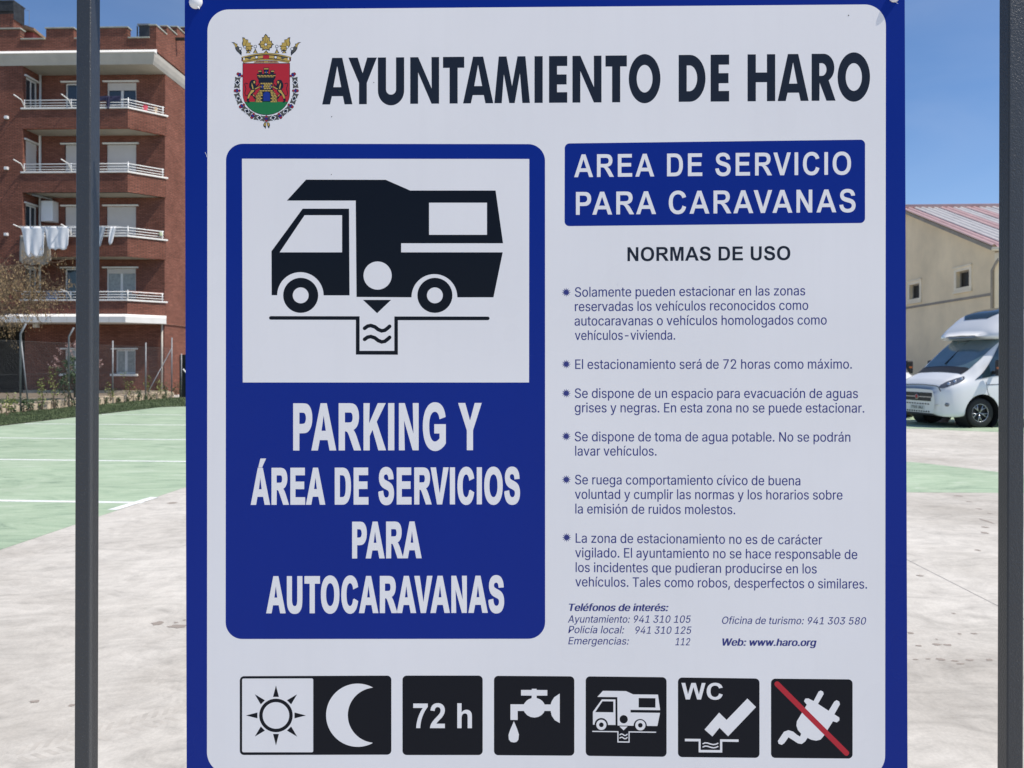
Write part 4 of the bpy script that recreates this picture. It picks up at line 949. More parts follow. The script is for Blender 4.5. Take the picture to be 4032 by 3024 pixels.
# ------------------------------------------------------------------ lettering outlines
FONT = {   # outlines of the small lettering: advance, then contours of (handle, point, handle)
    ' ': (188, []),
    ',': (188, [[(53,-119,38,-119,48,-56),(58,8,68,71,91,71),(114,71,137,71,119,8),(102,-56,84,-119,69,-119)]]),
    '-': (453, [[(263,244,337,244,337,226),(337,207,337,188,263,188),(188,188,114,188,114,207),(114,226,114,244,188,244)]]),
    '.': (188, [[(108,-4,95,-4,83,-4),(72,0,63,9,54,18),(50,28,50,41,50,54),(54,65,63,73,72,82),(83,87,95,87,108,87),(119,82,128,73,137,65),(141,54,141,41,141,28),(137,18,128,9,119,0)]]),
    '0': (453, [[(264,-7,227,-7,189,-7),(157,3,130,24,103,45),(83,74,69,113,55,152),(48,199,48,254,48,309),(55,356,69,395,83,434),(104,464,130,484,157,505),(189,516,227,516,264,516),(296,505,323,484,350,464),(370,434,384,395,398,356),(405,309,405,254,405,199),(398,152,384,113,370,74),(350,45,323,24,297,3)], [(202,50,227,50,252,50),(273,58,290,74,308,90),(321,113,330,144,339,174),(344,211,344,254,344,297),(339,334,330,365,321,395),(308,419,290,435,273,451),(252,460,227,460,202,460),(180,451,163,435,146,419),(132,395,123,365,114,334),(109,297,109,254,109,211),(114,174,123,144,132,113),(146,90,163,74,180,58)]]),
    '1': (453, [[(181,0,76,0,76,18),(76,36,76,55,181,55),(286,55,391,55,391,36),(391,18,391,0,286,0)], [(250,509,276,509,276,339),(276,170,276,0,255,0),(234,0,212,0,212,149),(212,299,212,448,211,448),(210,448,209,448,168,418),(127,388,86,358,86,381),(86,404,86,427,123,454),(161,481,198,509,224,509)]]),
    '2': (453, [[(172,0,64,0,64,16),(64,32,64,47,121,108),(177,168,234,229,254,249),(270,267,282,282,295,298),(304,313,311,327,317,341),(320,356,320,371,320,390),(316,405,308,419,299,432),(288,442,273,449,259,456),(242,460,224,460,204,460),(187,456,172,447,158,439),(147,428,139,413,131,399),(127,382,127,362,107,362),(86,362,66,362,66,392),(72,419,86,442,100,465),(119,483,143,496,167,509),(194,516,225,516,255,516),(282,509,306,497,329,484),(348,467,361,445,374,424),(381,399,381,372,381,354),(378,335,371,318,364,300),(353,280,336,259,319,237),(296,211,267,180,229,140),(191,100,153,60,153,59),(153,58,153,57,231,57),(310,57,389,57,389,38),(389,19,389,0,281,0)]]),
    '3': (453, [[(252,-7,218,-7,187,-7),(158,-1,133,10,107,21),(86,37,70,57,54,78),(46,103,44,132,66,132),(87,132,109,132,111,114),(117,99,126,87,136,75),(149,65,165,59,181,53),(199,50,219,50,239,50),(258,53,275,61,292,68),(305,79,315,93,324,107),(329,124,329,145,329,163),(325,181,316,196,307,212),(293,224,275,234,256,243),(231,248,201,248,186,248),(172,248,157,248,157,265),(157,282,157,299,200,349),(244,399,288,448,288,450),(288,451,288,452,215,452),(142,452,70,452,70,471),(70,490,70,509,171,509),(272,509,372,509,372,493),(372,477,372,461,319,400),(265,339,211,278,211,282),(211,285,211,289,249,293),(281,288,308,276,335,263),(356,246,371,222,386,199),(393,173,393,145,393,115),(385,89,370,66,355,43),(335,25,309,12,282,0)]]),
    '4': (453, [[(164,105,40,105,40,123),(40,141,40,158,109,275),(178,392,247,509,268,509),(289,509,311,509,243,394),(176,280,109,166,109,165),(109,164,109,163,210,163),(312,163,413,163,413,144),(413,125,413,105,289,105)], [(302,0,282,0,282,40),(282,81,282,121,282,130),(282,138,282,146,282,203),(282,260,282,318,302,318),(322,318,343,318,343,212),(343,106,343,0,322,0)]]),
    '5': (453, [[(254,-7,221,-7,191,-7),(164,-1,140,11,116,23),(97,39,83,60,69,81),(61,104,60,130,81,130),(101,130,122,130,124,115),(129,101,138,89,147,77),(159,67,173,60,188,53),(204,50,221,50,242,50),(260,55,276,64,292,74),(305,87,314,104,323,121),(328,141,328,162,328,184),(323,204,314,221,304,238),(291,252,275,262,258,272),(239,277,218,277,201,277),(184,274,167,268,151,263),(138,255,128,246,108,248),(88,250,67,253,77,338),(86,423,96,509,186,509),(276,509,366,509,366,490),(366,471,366,452,294,452),(222,452,151,452,145,402),(139,352,134,301,135,301),(135,301,136,301,147,311),(161,319,178,325,194,331),(211,334,229,334,253,334),(274,329,294,321,313,313),(331,301,345,285,359,270),(371,252,379,231,387,210),(391,188,391,163,391,130),(384,101,369,76,354,50),(334,30,309,15,283,1)]]),
    '7': (453, [[(120,0,97,0,172,149),(248,299,323,448,323,450),(323,451,323,452,236,452),(149,452,62,452,62,471),(62,490,62,509,172,509),(281,509,391,509,391,489),(391,469,391,449,315,299),(240,150,165,0,142,0)]]),
    '8': (453, [[(260,-7,226,-7,192,-7),(162,-1,136,11,109,24),(89,40,74,62,59,83),(52,108,52,135,52,157),(56,177,65,195,74,213),(86,229,101,241,116,253),(133,261,153,265,153,265),(153,266,153,267,128,273),(108,287,93,308,78,329),(70,353,70,380,70,406),(77,429,90,450,104,470),(122,486,146,498,169,510),(196,516,226,516,256,516),(283,510,306,498,329,486),(348,470,361,450,375,429),(382,406,382,380,382,353),(374,329,359,308,344,287),(325,273,300,267,300,266),(300,265,300,265,319,261),(336,253,351,241,366,229),(378,213,387,195,396,177),(401,157,401,135,401,108),(393,83,378,62,364,40),(343,24,317,11,291,-1)], [(204,49,226,49,249,49),(268,53,285,60,301,68),(314,78,323,91,332,105),(337,121,337,139,337,158),(332,174,322,189,313,203),(300,214,283,223,266,231),(247,235,226,235,205,235),(186,231,169,223,152,214),(139,203,130,189,120,174),(115,158,115,139,115,121),(120,105,129,91,138,78),(151,68,167,60,184,53)], [(208,290,226,290,244,290),(260,293,274,300,288,307),(299,318,307,330,315,343),(319,358,319,376,319,393),(315,407,308,420,300,433),(289,443,275,449,261,456),(245,460,226,460,208,460),(191,456,177,449,163,443),(152,433,145,420,137,407),(133,393,133,376,133,358),(137,343,145,330,152,318),(163,307,178,300,192,293)]]),
    '9': (453, [[(195,516,226,516,258,516),(286,508,310,494,335,480),(354,460,368,434,382,409),(389,380,389,347,389,323),(383,297,373,270,362,243),(343,209,315,168,277,112),(239,56,200,0,177,0),(154,0,130,0,187,83),(244,165,301,248,303,248),(305,248,307,248,303,238),(296,229,287,221,279,213),(269,207,257,202,245,197),(232,195,218,195,187,195),(160,201,137,214,114,227),(96,245,83,269,70,292),(64,320,64,352,64,384),(71,412,85,436,99,461),(118,480,143,494,167,508)], [(246,460,226,460,207,460),(189,456,174,446,159,437),(147,424,138,407,130,391),(125,372,125,352,125,330),(130,312,138,295,147,279),(159,266,174,257,189,248),(207,243,226,243,246,243),(263,248,279,257,294,266),(306,279,314,295,323,311),(327,330,327,350,327,372),(323,391,314,407,306,424),(294,437,279,446,264,456)]]),
    ':': (188, [[(108,-4,95,-4,83,-4),(72,0,63,9,54,18),(50,28,50,41,50,54),(54,65,63,73,72,82),(83,87,95,87,108,87),(119,82,128,73,137,65),(141,54,141,41,141,28),(137,18,128,9,119,0)], [(108,271,95,271,83,271),(72,275,63,284,54,293),(50,304,50,316,50,329),(54,340,63,349,72,357),(83,362,95,362,108,362),(119,357,128,349,137,340),(141,329,141,316,141,304),(137,293,128,284,119,275)]]),
    'A': (480, [[(39,0,16,0,78,170),(140,339,201,509,226,509),(251,509,276,509,338,339),(401,170,463,0,440,0),(418,0,395,0,359,101),(323,202,287,302,281,321),(273,344,264,372,255,400),(245,435,232,478,236,478),(241,478,245,478,233,435),(222,399,213,371,204,343),(196,320,191,302,155,202),(120,101,85,0,62,0)], [(197,142,110,142,110,161),(110,180,110,199,197,199),(283,199,370,199,370,180),(370,161,370,142,283,142)]]),
    'E': (419, [[(165,0,60,0,60,170),(60,339,60,509,164,509),(268,509,372,509,372,490),(372,471,372,452,290,452),(207,452,125,452,125,396),(125,341,125,286,202,286),(278,286,355,286,355,267),(355,248,355,229,278,229),(202,229,125,229,125,172),(125,114,125,57,208,57),(292,57,375,57,375,38),(375,19,375,0,270,0)]]),
    'L': (393, [[(160,0,60,0,60,170),(60,339,60,509,82,509),(103,509,125,509,125,358),(125,208,125,57,203,57),(282,57,361,57,361,38),(361,19,361,0,261,0)]]),
    'N': (523, [[(82,0,60,0,60,170),(60,339,60,509,85,509),(111,509,136,509,205,400),(274,291,343,183,349,174),(355,164,363,151,370,138),(379,123,388,107,396,90),(405,73,414,55,411,55),(408,54,405,54,403,72),(401,90,401,108,400,126),(399,142,399,157,399,172),(399,185,399,195,399,300),(399,404,399,509,420,509),(442,509,463,509,463,339),(463,170,463,0,438,0),(412,0,387,0,325,97),(264,193,202,290,194,303),(186,316,177,331,169,345),(159,362,148,381,137,400),(123,424,108,452,111,453),(115,453,119,454,120,428),(121,405,122,384,123,362),(124,344,124,328,125,312),(125,300,125,291,125,194),(125,97,125,0,103,0)]]),
    'O': (533, [[(311,-7,267,-7,223,-7),(184,4,150,25,116,46),(90,76,70,115,50,154),(40,201,40,254,40,308),(50,354,70,393,90,432),(116,462,150,484,184,505),(223,516,267,516,311,516),(350,505,384,484,418,462),(444,432,464,393,483,354),(493,308,493,254,493,201),(483,154,464,115,444,76),(418,46,384,25,350,4)], [(236,53,267,53,297,53),(325,61,349,76,374,91),(394,114,408,144,423,174),(430,211,430,254,430,298),(423,335,408,365,394,395),(374,417,349,433,325,448),(297,456,267,456,236,456),(209,448,184,433,159,417),(140,394,125,364,111,334),(103,297,103,254,103,211),(111,174,125,144,140,114),(159,92,184,76,209,61)]]),
    'P': (445, [[(82,0,60,0,60,170),(60,339,60,509,118,509),(177,509,235,509,274,509),(307,502,332,487,358,473),(377,454,390,430,402,405),(409,378,409,348,409,317),(402,290,390,265,377,241),(358,222,332,207,307,193),(274,186,235,186,193,186),(151,186,109,186,109,205),(109,224,109,242,150,242),(191,242,233,242,259,242),(281,247,297,256,313,265),(325,278,333,294,341,310),(344,328,344,348,344,368),(341,386,333,402,325,417),(313,430,297,439,280,448),(259,452,232,452,196,452),(160,452,125,452,125,301),(125,151,125,0,103,0)]]),
    'S': (447, [[(263,-9,224,-9,187,-9),(155,-3,128,9,100,21),(79,38,64,60,49,82),(40,107,38,137,60,137),(82,137,104,137,106,117),(112,101,123,88,134,75),(149,65,166,59,184,52),(203,49,224,49,247,49),(268,53,286,60,304,68),(319,78,329,92,340,105),(346,121,346,139,346,155),(341,169,332,179,323,189),(311,198,296,205,281,211),(264,217,245,222,224,228),(204,234,184,239,142,251),(109,268,86,289,63,311),(52,339,52,372,52,401),(60,426,75,448,90,469),(111,486,138,498,164,510),(194,516,227,516,261,516),(290,510,316,498,342,486),(362,469,377,449,392,428),(400,404,401,378,380,378),(358,378,337,378,335,403),(323,423,302,437,281,451),(256,459,225,459,203,459),(184,455,167,448,151,441),(138,431,129,418,120,406),(115,391,115,376,115,358),(120,344,131,334,142,323),(154,314,169,308,184,302),(199,297,212,293,230,289),(247,284,264,279,279,275),(295,270,312,264,328,257),(344,248,359,238,373,227),(385,214,395,198,404,181),(408,162,408,139,408,111),(401,86,386,64,372,41),(351,24,323,11,296,-2)]]),
    'T': (449, [[(85,452,32,452,32,471),(32,490,32,509,160,509),(288,509,417,509,417,490),(417,471,417,452,363,452),(310,452,257,452,257,301),(257,151,257,0,235,0),(214,0,193,0,193,151),(193,301,193,452,139,452)]]),
    'W': (686, [[(180,0,155,0,109,170),(63,339,16,509,38,509),(60,509,82,509,109,404),(136,300,163,196,168,179),(172,163,175,145,179,128),(183,111,187,94,190,76),(194,58,197,40,194,40),(192,40,189,40,193,58),(196,76,200,94,203,111),(207,128,211,145,215,163),(220,179,224,196,251,300),(279,404,306,509,331,509),(355,509,380,509,407,404),(434,300,462,196,466,179),(470,163,474,145,478,128),(482,111,486,94,490,76),(494,58,497,40,494,40),(491,40,488,40,492,58),(495,76,499,94,502,111),(506,128,510,145,515,163),(519,179,523,196,550,300),(576,404,603,509,625,509),(647,509,670,509,623,339),(577,170,530,0,505,0),(480,0,455,0,426,108),(397,215,368,323,362,344),(357,367,351,391,346,416),(341,444,336,475,341,475),(345,475,350,475,345,445),(340,419,335,395,330,371),(324,347,318,323,289,215),(260,108,230,0,205,0)]]),
    'a': (389, [[(182,-9,160,-9,136,-9),(114,-4,94,5,75,14),(59,27,48,45,36,62),(30,83,30,108,30,130),(35,147,43,161,52,175),(63,185,78,193,92,201),(108,207,125,211,143,215),(160,218,178,220,201,223),(219,225,234,227,248,228),(258,231,265,235,272,239),(276,245,276,255,276,255),(276,256,276,257,276,272),(273,286,267,297,261,308),(252,316,240,322,228,328),(213,331,196,331,178,331),(162,328,149,322,136,317),(126,309,118,301,110,292),(104,283,100,274,80,280),(61,285,41,291,50,314),(62,332,79,346,95,360),(113,369,133,375,153,381),(173,384,194,384,208,384),(223,383,239,379,255,376),(271,370,286,360,301,351),(313,338,322,320,332,303),(337,280,337,251,337,168),(337,84,337,0,317,0),(297,0,277,0,277,17),(277,35,277,52,275,52),(274,52,272,52,268,43),(261,34,252,25,243,15),(230,7,215,1,200,-5)], [(155,45,170,45,193,45),(212,50,228,59,243,68),(255,79,263,93,271,107),(276,122,276,138,276,155),(276,173,276,190,273,187),(268,184,259,182,251,180),(242,178,231,176,221,174),(210,172,200,171,190,170),(182,169,175,168,161,166),(147,163,134,159,121,154),(111,148,103,139,96,131),(92,119,92,105,92,92),(95,81,102,72,109,63),(118,57,130,52,142,48)]]),
    'b': (424, [[(261,-8,229,-8,206,-8),(187,-4,172,4,158,12),(146,21,138,31,129,42),(123,51,118,59,116,59),(114,59,112,59,112,39),(112,20,112,0,92,0),(72,0,53,0,53,170),(53,339,53,509,73,509),(93,509,114,509,114,446),(114,382,114,319,115,319),(117,319,118,319,123,327),(129,336,137,346,145,356),(157,365,171,373,186,381),(205,384,229,384,261,384),(289,376,313,361,337,345),(356,322,370,293,383,263),(390,229,390,189,390,149),(383,114,370,84,356,55),(337,32,313,16,289,0)], [(197,47,220,47,244,47),(263,53,279,66,295,78),(308,95,316,117,324,138),(328,162,328,189,328,216),(324,240,316,261,308,282),(296,299,280,311,264,324),(244,330,220,330,197,330),(177,324,161,312,145,300),(133,284,125,263,117,242),(113,217,113,189,113,161),(117,136,125,115,133,94),(146,77,162,65,178,53)]]),
    'c': (396, [[(226,-8,207,-8,173,-8),(143,0,117,16,91,33),(71,56,56,85,41,114),(34,149,34,187,34,227),(41,262,56,291,71,321),(91,343,117,360,143,376),(173,384,207,384,226,384),(243,382,260,377,276,372),(292,365,305,356,319,347),(330,335,340,322,350,309),(357,294,362,277,342,272),(322,267,303,262,300,272),(296,281,290,289,285,297),(278,305,270,311,262,317),(253,322,242,325,232,328),(220,330,207,330,182,330),(161,323,145,310,129,297),(116,280,108,258,100,237),(96,213,96,187,96,162),(100,139,108,117,116,96),(129,79,145,66,161,53),(182,46,207,46,220,46),(232,48,243,52,253,55),(263,60,271,66,279,72),(286,80,292,89,297,97),(301,107,304,117,324,112),(343,107,363,102,358,85),(351,70,341,56,332,43),(320,31,306,21,293,12),(277,4,261,-1,244,-6)]]),
    'd': (424, [[(219,-8,195,-8,164,-8),(136,0,111,16,87,32),(68,55,55,84,41,114),(34,149,34,189,34,229),(41,263,55,293,69,322),(88,345,112,361,136,376),(164,384,196,384,219,384),(238,381,253,373,268,365),(279,356,287,346,296,336),(302,327,306,319,308,319),(309,319,311,319,311,382),(311,446,311,509,331,509),(351,509,372,509,372,339),(372,170,372,0,352,0),(332,0,313,0,313,20),(313,39,313,59,311,59),(309,59,307,59,302,51),(295,42,287,31,278,21),(267,12,252,4,238,-4)], [(181,47,205,47,227,47),(247,53,263,65,279,77),(291,94,299,115,308,136),(312,161,312,189,312,217),(308,242,300,263,292,284),(279,300,263,312,247,324),(228,330,205,330,181,330),(161,324,145,311,129,299),(116,282,108,261,100,240),(96,216,96,189,96,162),(100,138,109,117,117,95),(129,78,145,66,161,53)]]),
    'e': (404, [[(238,-8,212,-8,175,-8),(143,0,117,16,90,33),(70,56,56,85,41,114),(34,148,34,187,34,226),(41,260,55,290,69,319),(89,343,115,359,141,376),(171,384,205,384,226,384),(246,381,266,374,285,367),(303,356,319,341,335,326),(348,306,357,282,366,258),(371,228,371,194,371,186),(371,178,371,169,272,169),(180,169,98,169,98,150),(101,126,110,106,120,87),(134,72,151,61,168,51),(189,46,212,46,228,46),(241,48,254,53,266,57),(277,64,285,73,294,82),(301,93,306,105,325,101),(345,96,365,91,359,71),(349,54,335,39,321,24),(303,13,283,4,262,-4)], [(250,221,309,221,308,240),(306,249,298,269,290,288),(278,303,263,314,247,325),(228,330,205,330,182,330),(163,325,146,313,130,302),(118,288,109,270,100,251),(98,240,98,221,160,221)]]),
    'f': (254, [[(154,379,228,379,228,362),(228,344,228,327,154,327),(80,327,6,327,6,344),(6,362,6,379,80,379)], [(101,0,81,0,81,144),(81,288,81,432,81,453),(86,471,96,486,106,500),(119,511,135,519,152,526),(169,530,187,530,201,530),(213,529,222,527,232,525),(238,523,243,521,238,503),(233,486,227,468,224,470),(220,471,215,472,210,473),(203,474,195,474,176,474),(163,469,154,460,146,451),(142,437,142,419,142,279),(142,140,142,0,121,0)]]),
    'g': (425, [[(238,-151,207,-151,179,-151),(155,-147,134,-140,113,-132),(96,-123,82,-110,69,-98),(58,-84,51,-69,67,-60),(84,-50,101,-41,107,-49),(113,-57,122,-66,130,-75),(141,-82,154,-88,168,-94),(186,-97,207,-97,238,-97),(263,-90,282,-75,302,-60),(311,-37,311,-6,311,19),(311,44,311,68,310,68),(308,68,306,68,301,60),(295,51,287,41,278,32),(267,23,252,16,238,8),(219,5,195,5,164,5),(137,12,113,27,88,41),(69,62,55,90,41,118),(34,152,34,191,34,230),(41,264,55,293,69,322),(88,345,112,361,137,376),(165,384,196,384,220,384),(239,381,253,373,268,365),(280,356,288,346,297,336),(303,327,308,319,309,319),(311,319,313,319,313,339),(313,359,313,379,333,379),(353,379,372,379,372,250),(372,121,372,-9,372,-42),(365,-69,350,-90,335,-111),(316,-126,291,-136,266,-146)], [(181,59,205,59,228,59),(248,64,264,75,280,86),(292,101,300,121,308,141),(312,165,312,193,312,220),(308,243,300,264,292,284),(280,301,264,312,248,324),(228,330,205,330,181,330),(161,324,145,312,129,299),(117,283,109,262,100,242),(96,219,96,193,96,166),(100,143,109,123,117,103),(129,87,145,76,162,65)]]),
    'h': (410, [[(114,249,114,227,114,151),(114,76,114,0,93,0),(73,0,53,0,53,170),(53,339,53,509,73,509),(93,509,114,509,114,435),(114,361,114,287,110,287),(106,287,102,287,114,322),(131,347,152,362,174,377),(199,384,227,384,253,384),(276,379,295,369,315,358),(330,342,341,321,352,299),(357,273,357,240,357,160),(357,80,357,0,337,0),(316,0,296,0,296,78),(296,157,296,235,296,265),(288,288,273,304,258,321),(237,329,210,329,192,329),(175,325,161,317,146,309),(135,298,126,283,118,267)]]),
    'i': (167, [[(73,0,53,0,53,126),(53,253,53,379,73,379),(93,379,114,379,114,253),(114,126,114,0,93,0)], [(95,443,84,443,72,443),(62,447,54,455,45,462),(41,472,41,483,41,494),(45,504,54,512,62,520),(72,524,84,524,95,524),(106,520,114,512,122,504),(126,494,126,483,126,472),(122,462,114,455,106,447)]]),
    'm': (610, [[(73,0,53,0,53,126),(53,253,53,379,72,379),(92,379,112,379,112,351),(112,323,112,295,111,295),(109,295,108,295,113,316),(121,332,132,346,144,359),(157,369,172,376,187,383),(203,386,219,386,247,386),(270,378,287,361,305,344),(316,322,321,295,318,295),(315,295,312,295,317,313),(325,329,337,343,349,357),(364,367,381,375,398,382),(416,386,437,386,459,386),(479,381,497,372,515,362),(530,348,541,328,551,309),(557,285,557,255,557,170),(557,85,557,0,536,0),(516,0,496,0,496,85),(496,169,496,254,496,281),(488,301,473,313,457,325),(439,330,419,330,402,330),(387,327,374,320,362,313),(352,303,345,290,339,278),(335,263,335,247,335,165),(335,82,335,0,315,0),(295,0,274,0,274,87),(274,173,274,260,274,281),(267,298,253,311,239,324),(221,330,199,330,185,330),(171,327,158,320,144,313),(134,303,126,289,118,276),(114,258,114,238,114,159),(114,79,114,0,93,0)]]),
    'n': (410, [[(114,249,114,227,114,151),(114,76,114,0,93,0),(73,0,53,0,53,126),(53,253,53,379,72,379),(92,379,112,379,112,349),(112,318,112,287,109,287),(106,287,102,287,114,322),(131,347,152,362,174,377),(199,384,227,384,253,384),(276,379,295,369,314,358),(330,342,341,321,352,299),(357,273,357,240,357,160),(357,80,357,0,337,0),(316,0,296,0,296,78),(296,157,296,235,296,265),(288,288,273,304,258,321),(237,329,210,329,192,329),(175,325,161,317,146,309),(135,298,126,283,118,267)]]),
    'o': (415, [[(242,-8,207,-8,173,-8),(143,0,117,16,91,33),(71,56,56,85,41,114),(34,149,34,187,34,227),(41,262,56,291,71,321),(91,343,117,360,143,376),(173,384,207,384,242,384),(273,376,299,360,325,343),(345,321,359,291,374,262),(381,227,381,187,381,149),(374,114,359,85,345,56),(325,33,299,16,273,0)], [(182,46,207,46,233,46),(254,53,270,66,287,79),(299,96,307,117,315,139),(319,162,319,187,319,213),(315,236,307,258,299,280),(287,297,270,310,254,323),(233,330,207,330,182,330),(161,323,145,310,129,297),(116,280,108,258,100,237),(96,213,96,187,96,162),(100,139,108,117,116,96),(129,79,145,66,161,53)]]),
    'p': (424, [[(73,-143,53,-143,53,31),(53,205,53,379,72,379),(92,379,112,379,112,359),(112,339,112,319,114,319),(116,319,118,319,123,327),(129,336,137,346,145,356),(157,365,171,373,186,381),(205,384,229,384,261,384),(289,376,313,361,337,345),(356,322,370,293,383,263),(390,229,390,189,390,149),(383,114,370,84,356,55),(337,32,313,16,289,0),(261,-8,229,-8,206,-8),(187,-4,173,4,158,12),(146,21,138,31,130,42),(123,51,118,59,117,59),(115,59,114,59,114,-8),(114,-76,114,-143,93,-143)], [(197,47,220,47,244,47),(263,53,279,66,295,78),(308,95,316,117,324,138),(328,162,328,189,328,216),(324,240,316,261,308,282),(296,299,280,311,264,324),(244,330,220,330,197,330),(177,324,161,312,145,300),(133,284,125,263,117,242),(113,217,113,189,113,161),(117,136,125,115,133,94),(146,77,162,65,178,53)]]),
    'q': (424, [[(372,31,372,-143,351,-143),(331,-143,311,-143,311,-76),(311,-8,311,59,309,59),(308,59,306,59,302,51),(295,42,287,31,278,21),(267,12,252,4,238,-4),(219,-8,195,-8,164,-8),(136,0,111,16,87,32),(68,55,55,84,41,114),(34,149,34,189,34,229),(41,263,55,293,69,322),(88,345,112,361,136,376),(164,384,196,384,219,384),(238,381,253,373,268,365),(279,356,287,346,296,336),(302,327,307,319,309,319),(311,319,313,319,313,339),(313,359,313,379,332,379),(352,379,372,379,372,205)], [(181,47,205,47,227,47),(247,53,263,65,279,77),(291,94,299,115,308,136),(312,161,312,189,312,217),(308,242,300,263,292,284),(279,300,263,312,247,324),(228,330,205,330,181,330),(161,324,145,311,129,299),(116,282,108,261,100,240),(96,216,96,189,96,162),(100,138,109,117,117,95),(129,78,145,66,161,53)]]),
    'r': (259, [[(73,0,53,0,53,126),(53,253,53,379,72,379),(92,379,112,379,112,360),(112,340,112,321,113,321),(114,321,115,321,122,340),(135,355,152,367,170,379),(190,385,213,385,218,385),(223,385,229,384,235,384),(240,384,243,384,243,363),(243,343,243,322,242,323),(237,323,230,324,223,325),(215,326,207,326,189,326),(173,322,159,315,145,307),(134,297,126,284,118,270),(114,255,114,237,114,158),(114,79,114,0,93,0)]]),
    's': (365, [[(211,-8,182,-8,156,-8),(133,-4,112,3,92,11),(75,23,62,38,49,53),(40,72,36,94,55,98),(74,102,94,107,99,86),(109,70,124,60,139,50),(158,45,181,45,208,45),(229,51,244,62,260,74),(268,87,268,103,268,116),(263,127,254,136,245,144),(231,151,212,155,191,160),(170,165,149,170,115,178),(89,191,72,208,55,225),(47,247,47,274,47,296),(53,315,65,332,77,348),(94,361,115,370,136,380),(160,384,187,384,213,384),(235,380,254,372,272,365),(287,353,299,339,310,325),(319,309,324,290,305,286),(287,281,268,277,263,292),(255,304,243,316,230,327),(212,333,187,333,165,333),(146,327,131,317,116,306),(109,293,109,277,109,263),(114,252,124,243,134,235),(150,228,172,223,191,218),(210,214,229,209,264,201),(290,188,306,171,323,154),(331,133,331,107,331,84),(325,64,312,47,300,30),(282,16,260,6,237,-3)]]),
    't': (227, [[(138,379,204,379,204,362),(204,344,204,327,138,327),(72,327,6,327,6,344),(6,362,6,379,72,379)], [(65,345,65,471,85,471),(106,471,126,471,126,347),(126,222,126,98,126,81),(129,69,136,61,143,54),(154,50,170,50,174,50),(179,50,185,51,191,52),(197,53,202,54,206,36),(209,19,213,2,207,0),(200,-2,192,-3,184,-4),(176,-4,168,-4,136,-4),(110,4,92,21,74,38),(65,62,65,93,65,219)]]),
    'u': (410, [[(211,-5,182,-5,157,-5),(134,0,115,11,95,21),(80,37,69,59,58,80),(53,107,53,139,53,219),(53,299,53,379,73,379),(93,379,114,379,114,301),(114,222,114,144,114,114),(121,91,137,75,152,58),(173,50,200,50,218,50),(235,54,249,62,264,70),(275,81,283,97,292,112),(296,131,296,153,296,228),(296,304,296,379,316,379),(337,379,357,379,357,253),(357,126,357,0,337,0),(318,0,298,0,298,31),(298,61,298,92,301,92),(304,92,307,92,295,57),(279,32,257,17,235,2)]]),
    'v': (389, [[(184,0,163,0,114,126),(66,253,17,379,40,379),(62,379,84,379,111,305),(138,230,165,155,174,132),(181,110,187,87,193,64),(199,42,206,21,198,21),(191,21,184,21,191,42),(197,64,203,87,209,110),(216,132,224,155,251,230),(278,305,305,379,327,379),(349,379,371,379,323,253),(275,126,226,0,205,0)]]),
    'w': (567, [[(158,0,138,0,99,126),(61,253,23,379,44,379),(66,379,87,379,103,324),(118,269,133,214,140,191),(147,165,154,137,161,108),(168,76,175,41,172,41),(168,41,165,41,172,75),(179,106,186,135,193,163),(199,190,206,214,221,269),(237,324,252,379,273,379),(295,379,316,379,332,324),(347,269,362,214,368,190),(375,164,382,136,388,107),(395,76,402,41,399,41),(395,41,391,41,399,75),(406,107,413,135,420,164),(427,190,434,214,449,269),(465,324,480,379,502,379),(523,379,545,379,506,253),(468,126,429,0,409,0),(389,0,368,0,352,57),(335,114,319,172,314,189),(309,207,305,225,300,243),(295,261,291,280,286,299),(281,318,277,338,281,338),(286,338,291,338,286,319),(281,299,277,280,272,261),(267,243,263,225,258,206),(253,189,248,172,231,114),(215,57,199,0,178,0)]]),
    'x': (379, [[(44,0,21,0,71,73),(121,145,171,218,171,202),(171,187,171,171,124,240),(76,310,29,379,52,379),(76,379,100,379,116,355),(132,330,147,306,160,287),(170,270,179,253,188,237),(198,221,207,206,197,206),(186,206,175,206,185,221),(194,237,202,253,211,270),(221,287,233,306,249,330),(266,355,282,379,305,379),(328,379,352,379,304,309),(256,239,209,169,209,184),(209,199,209,214,258,143),(308,71,358,0,334,0),(310,0,287,0,268,28),(249,57,231,85,219,103),(209,120,200,136,191,152),(182,167,173,182,183,182),(194,182,205,182,195,167),(186,152,178,136,170,120),(160,103,148,85,129,57),(110,28,91,0,68,0)]]),
    'y': (389, [[(51,-140,47,-139,52,-121),(57,-103,61,-86,65,-86),(68,-87,71,-87,83,-90),(94,-91,104,-89,114,-87),(122,-82,130,-74,138,-66),(145,-53,151,-36,155,-24),(159,-13,163,-1,114,126),(66,252,17,379,40,379),(62,379,84,379,111,305),(138,230,165,155,174,132),(184,90,195,60,206,90),(216,132,224,155,251,230),(278,305,305,379,327,379),(349,379,371,379,316,234),(260,88,204,-58,196,-78),(187,-94,177,-107,166,-120),(153,-129,139,-136,125,-142),(109,-145,91,-145,81,-145),(72,-144,65,-143,57,-142)]]),
    'z': (380, [[(141,0,42,0,42,15),(42,30,42,46,112,137),(183,228,254,320,254,321),(254,322,254,323,185,323),(117,323,48,323,48,342),(48,361,48,379,143,379),(238,379,333,379,333,363),(333,347,333,331,264,241),(195,150,126,60,126,59),(126,58,126,56,197,56),(268,56,339,56,339,38),(339,19,339,0,240,0)]]),
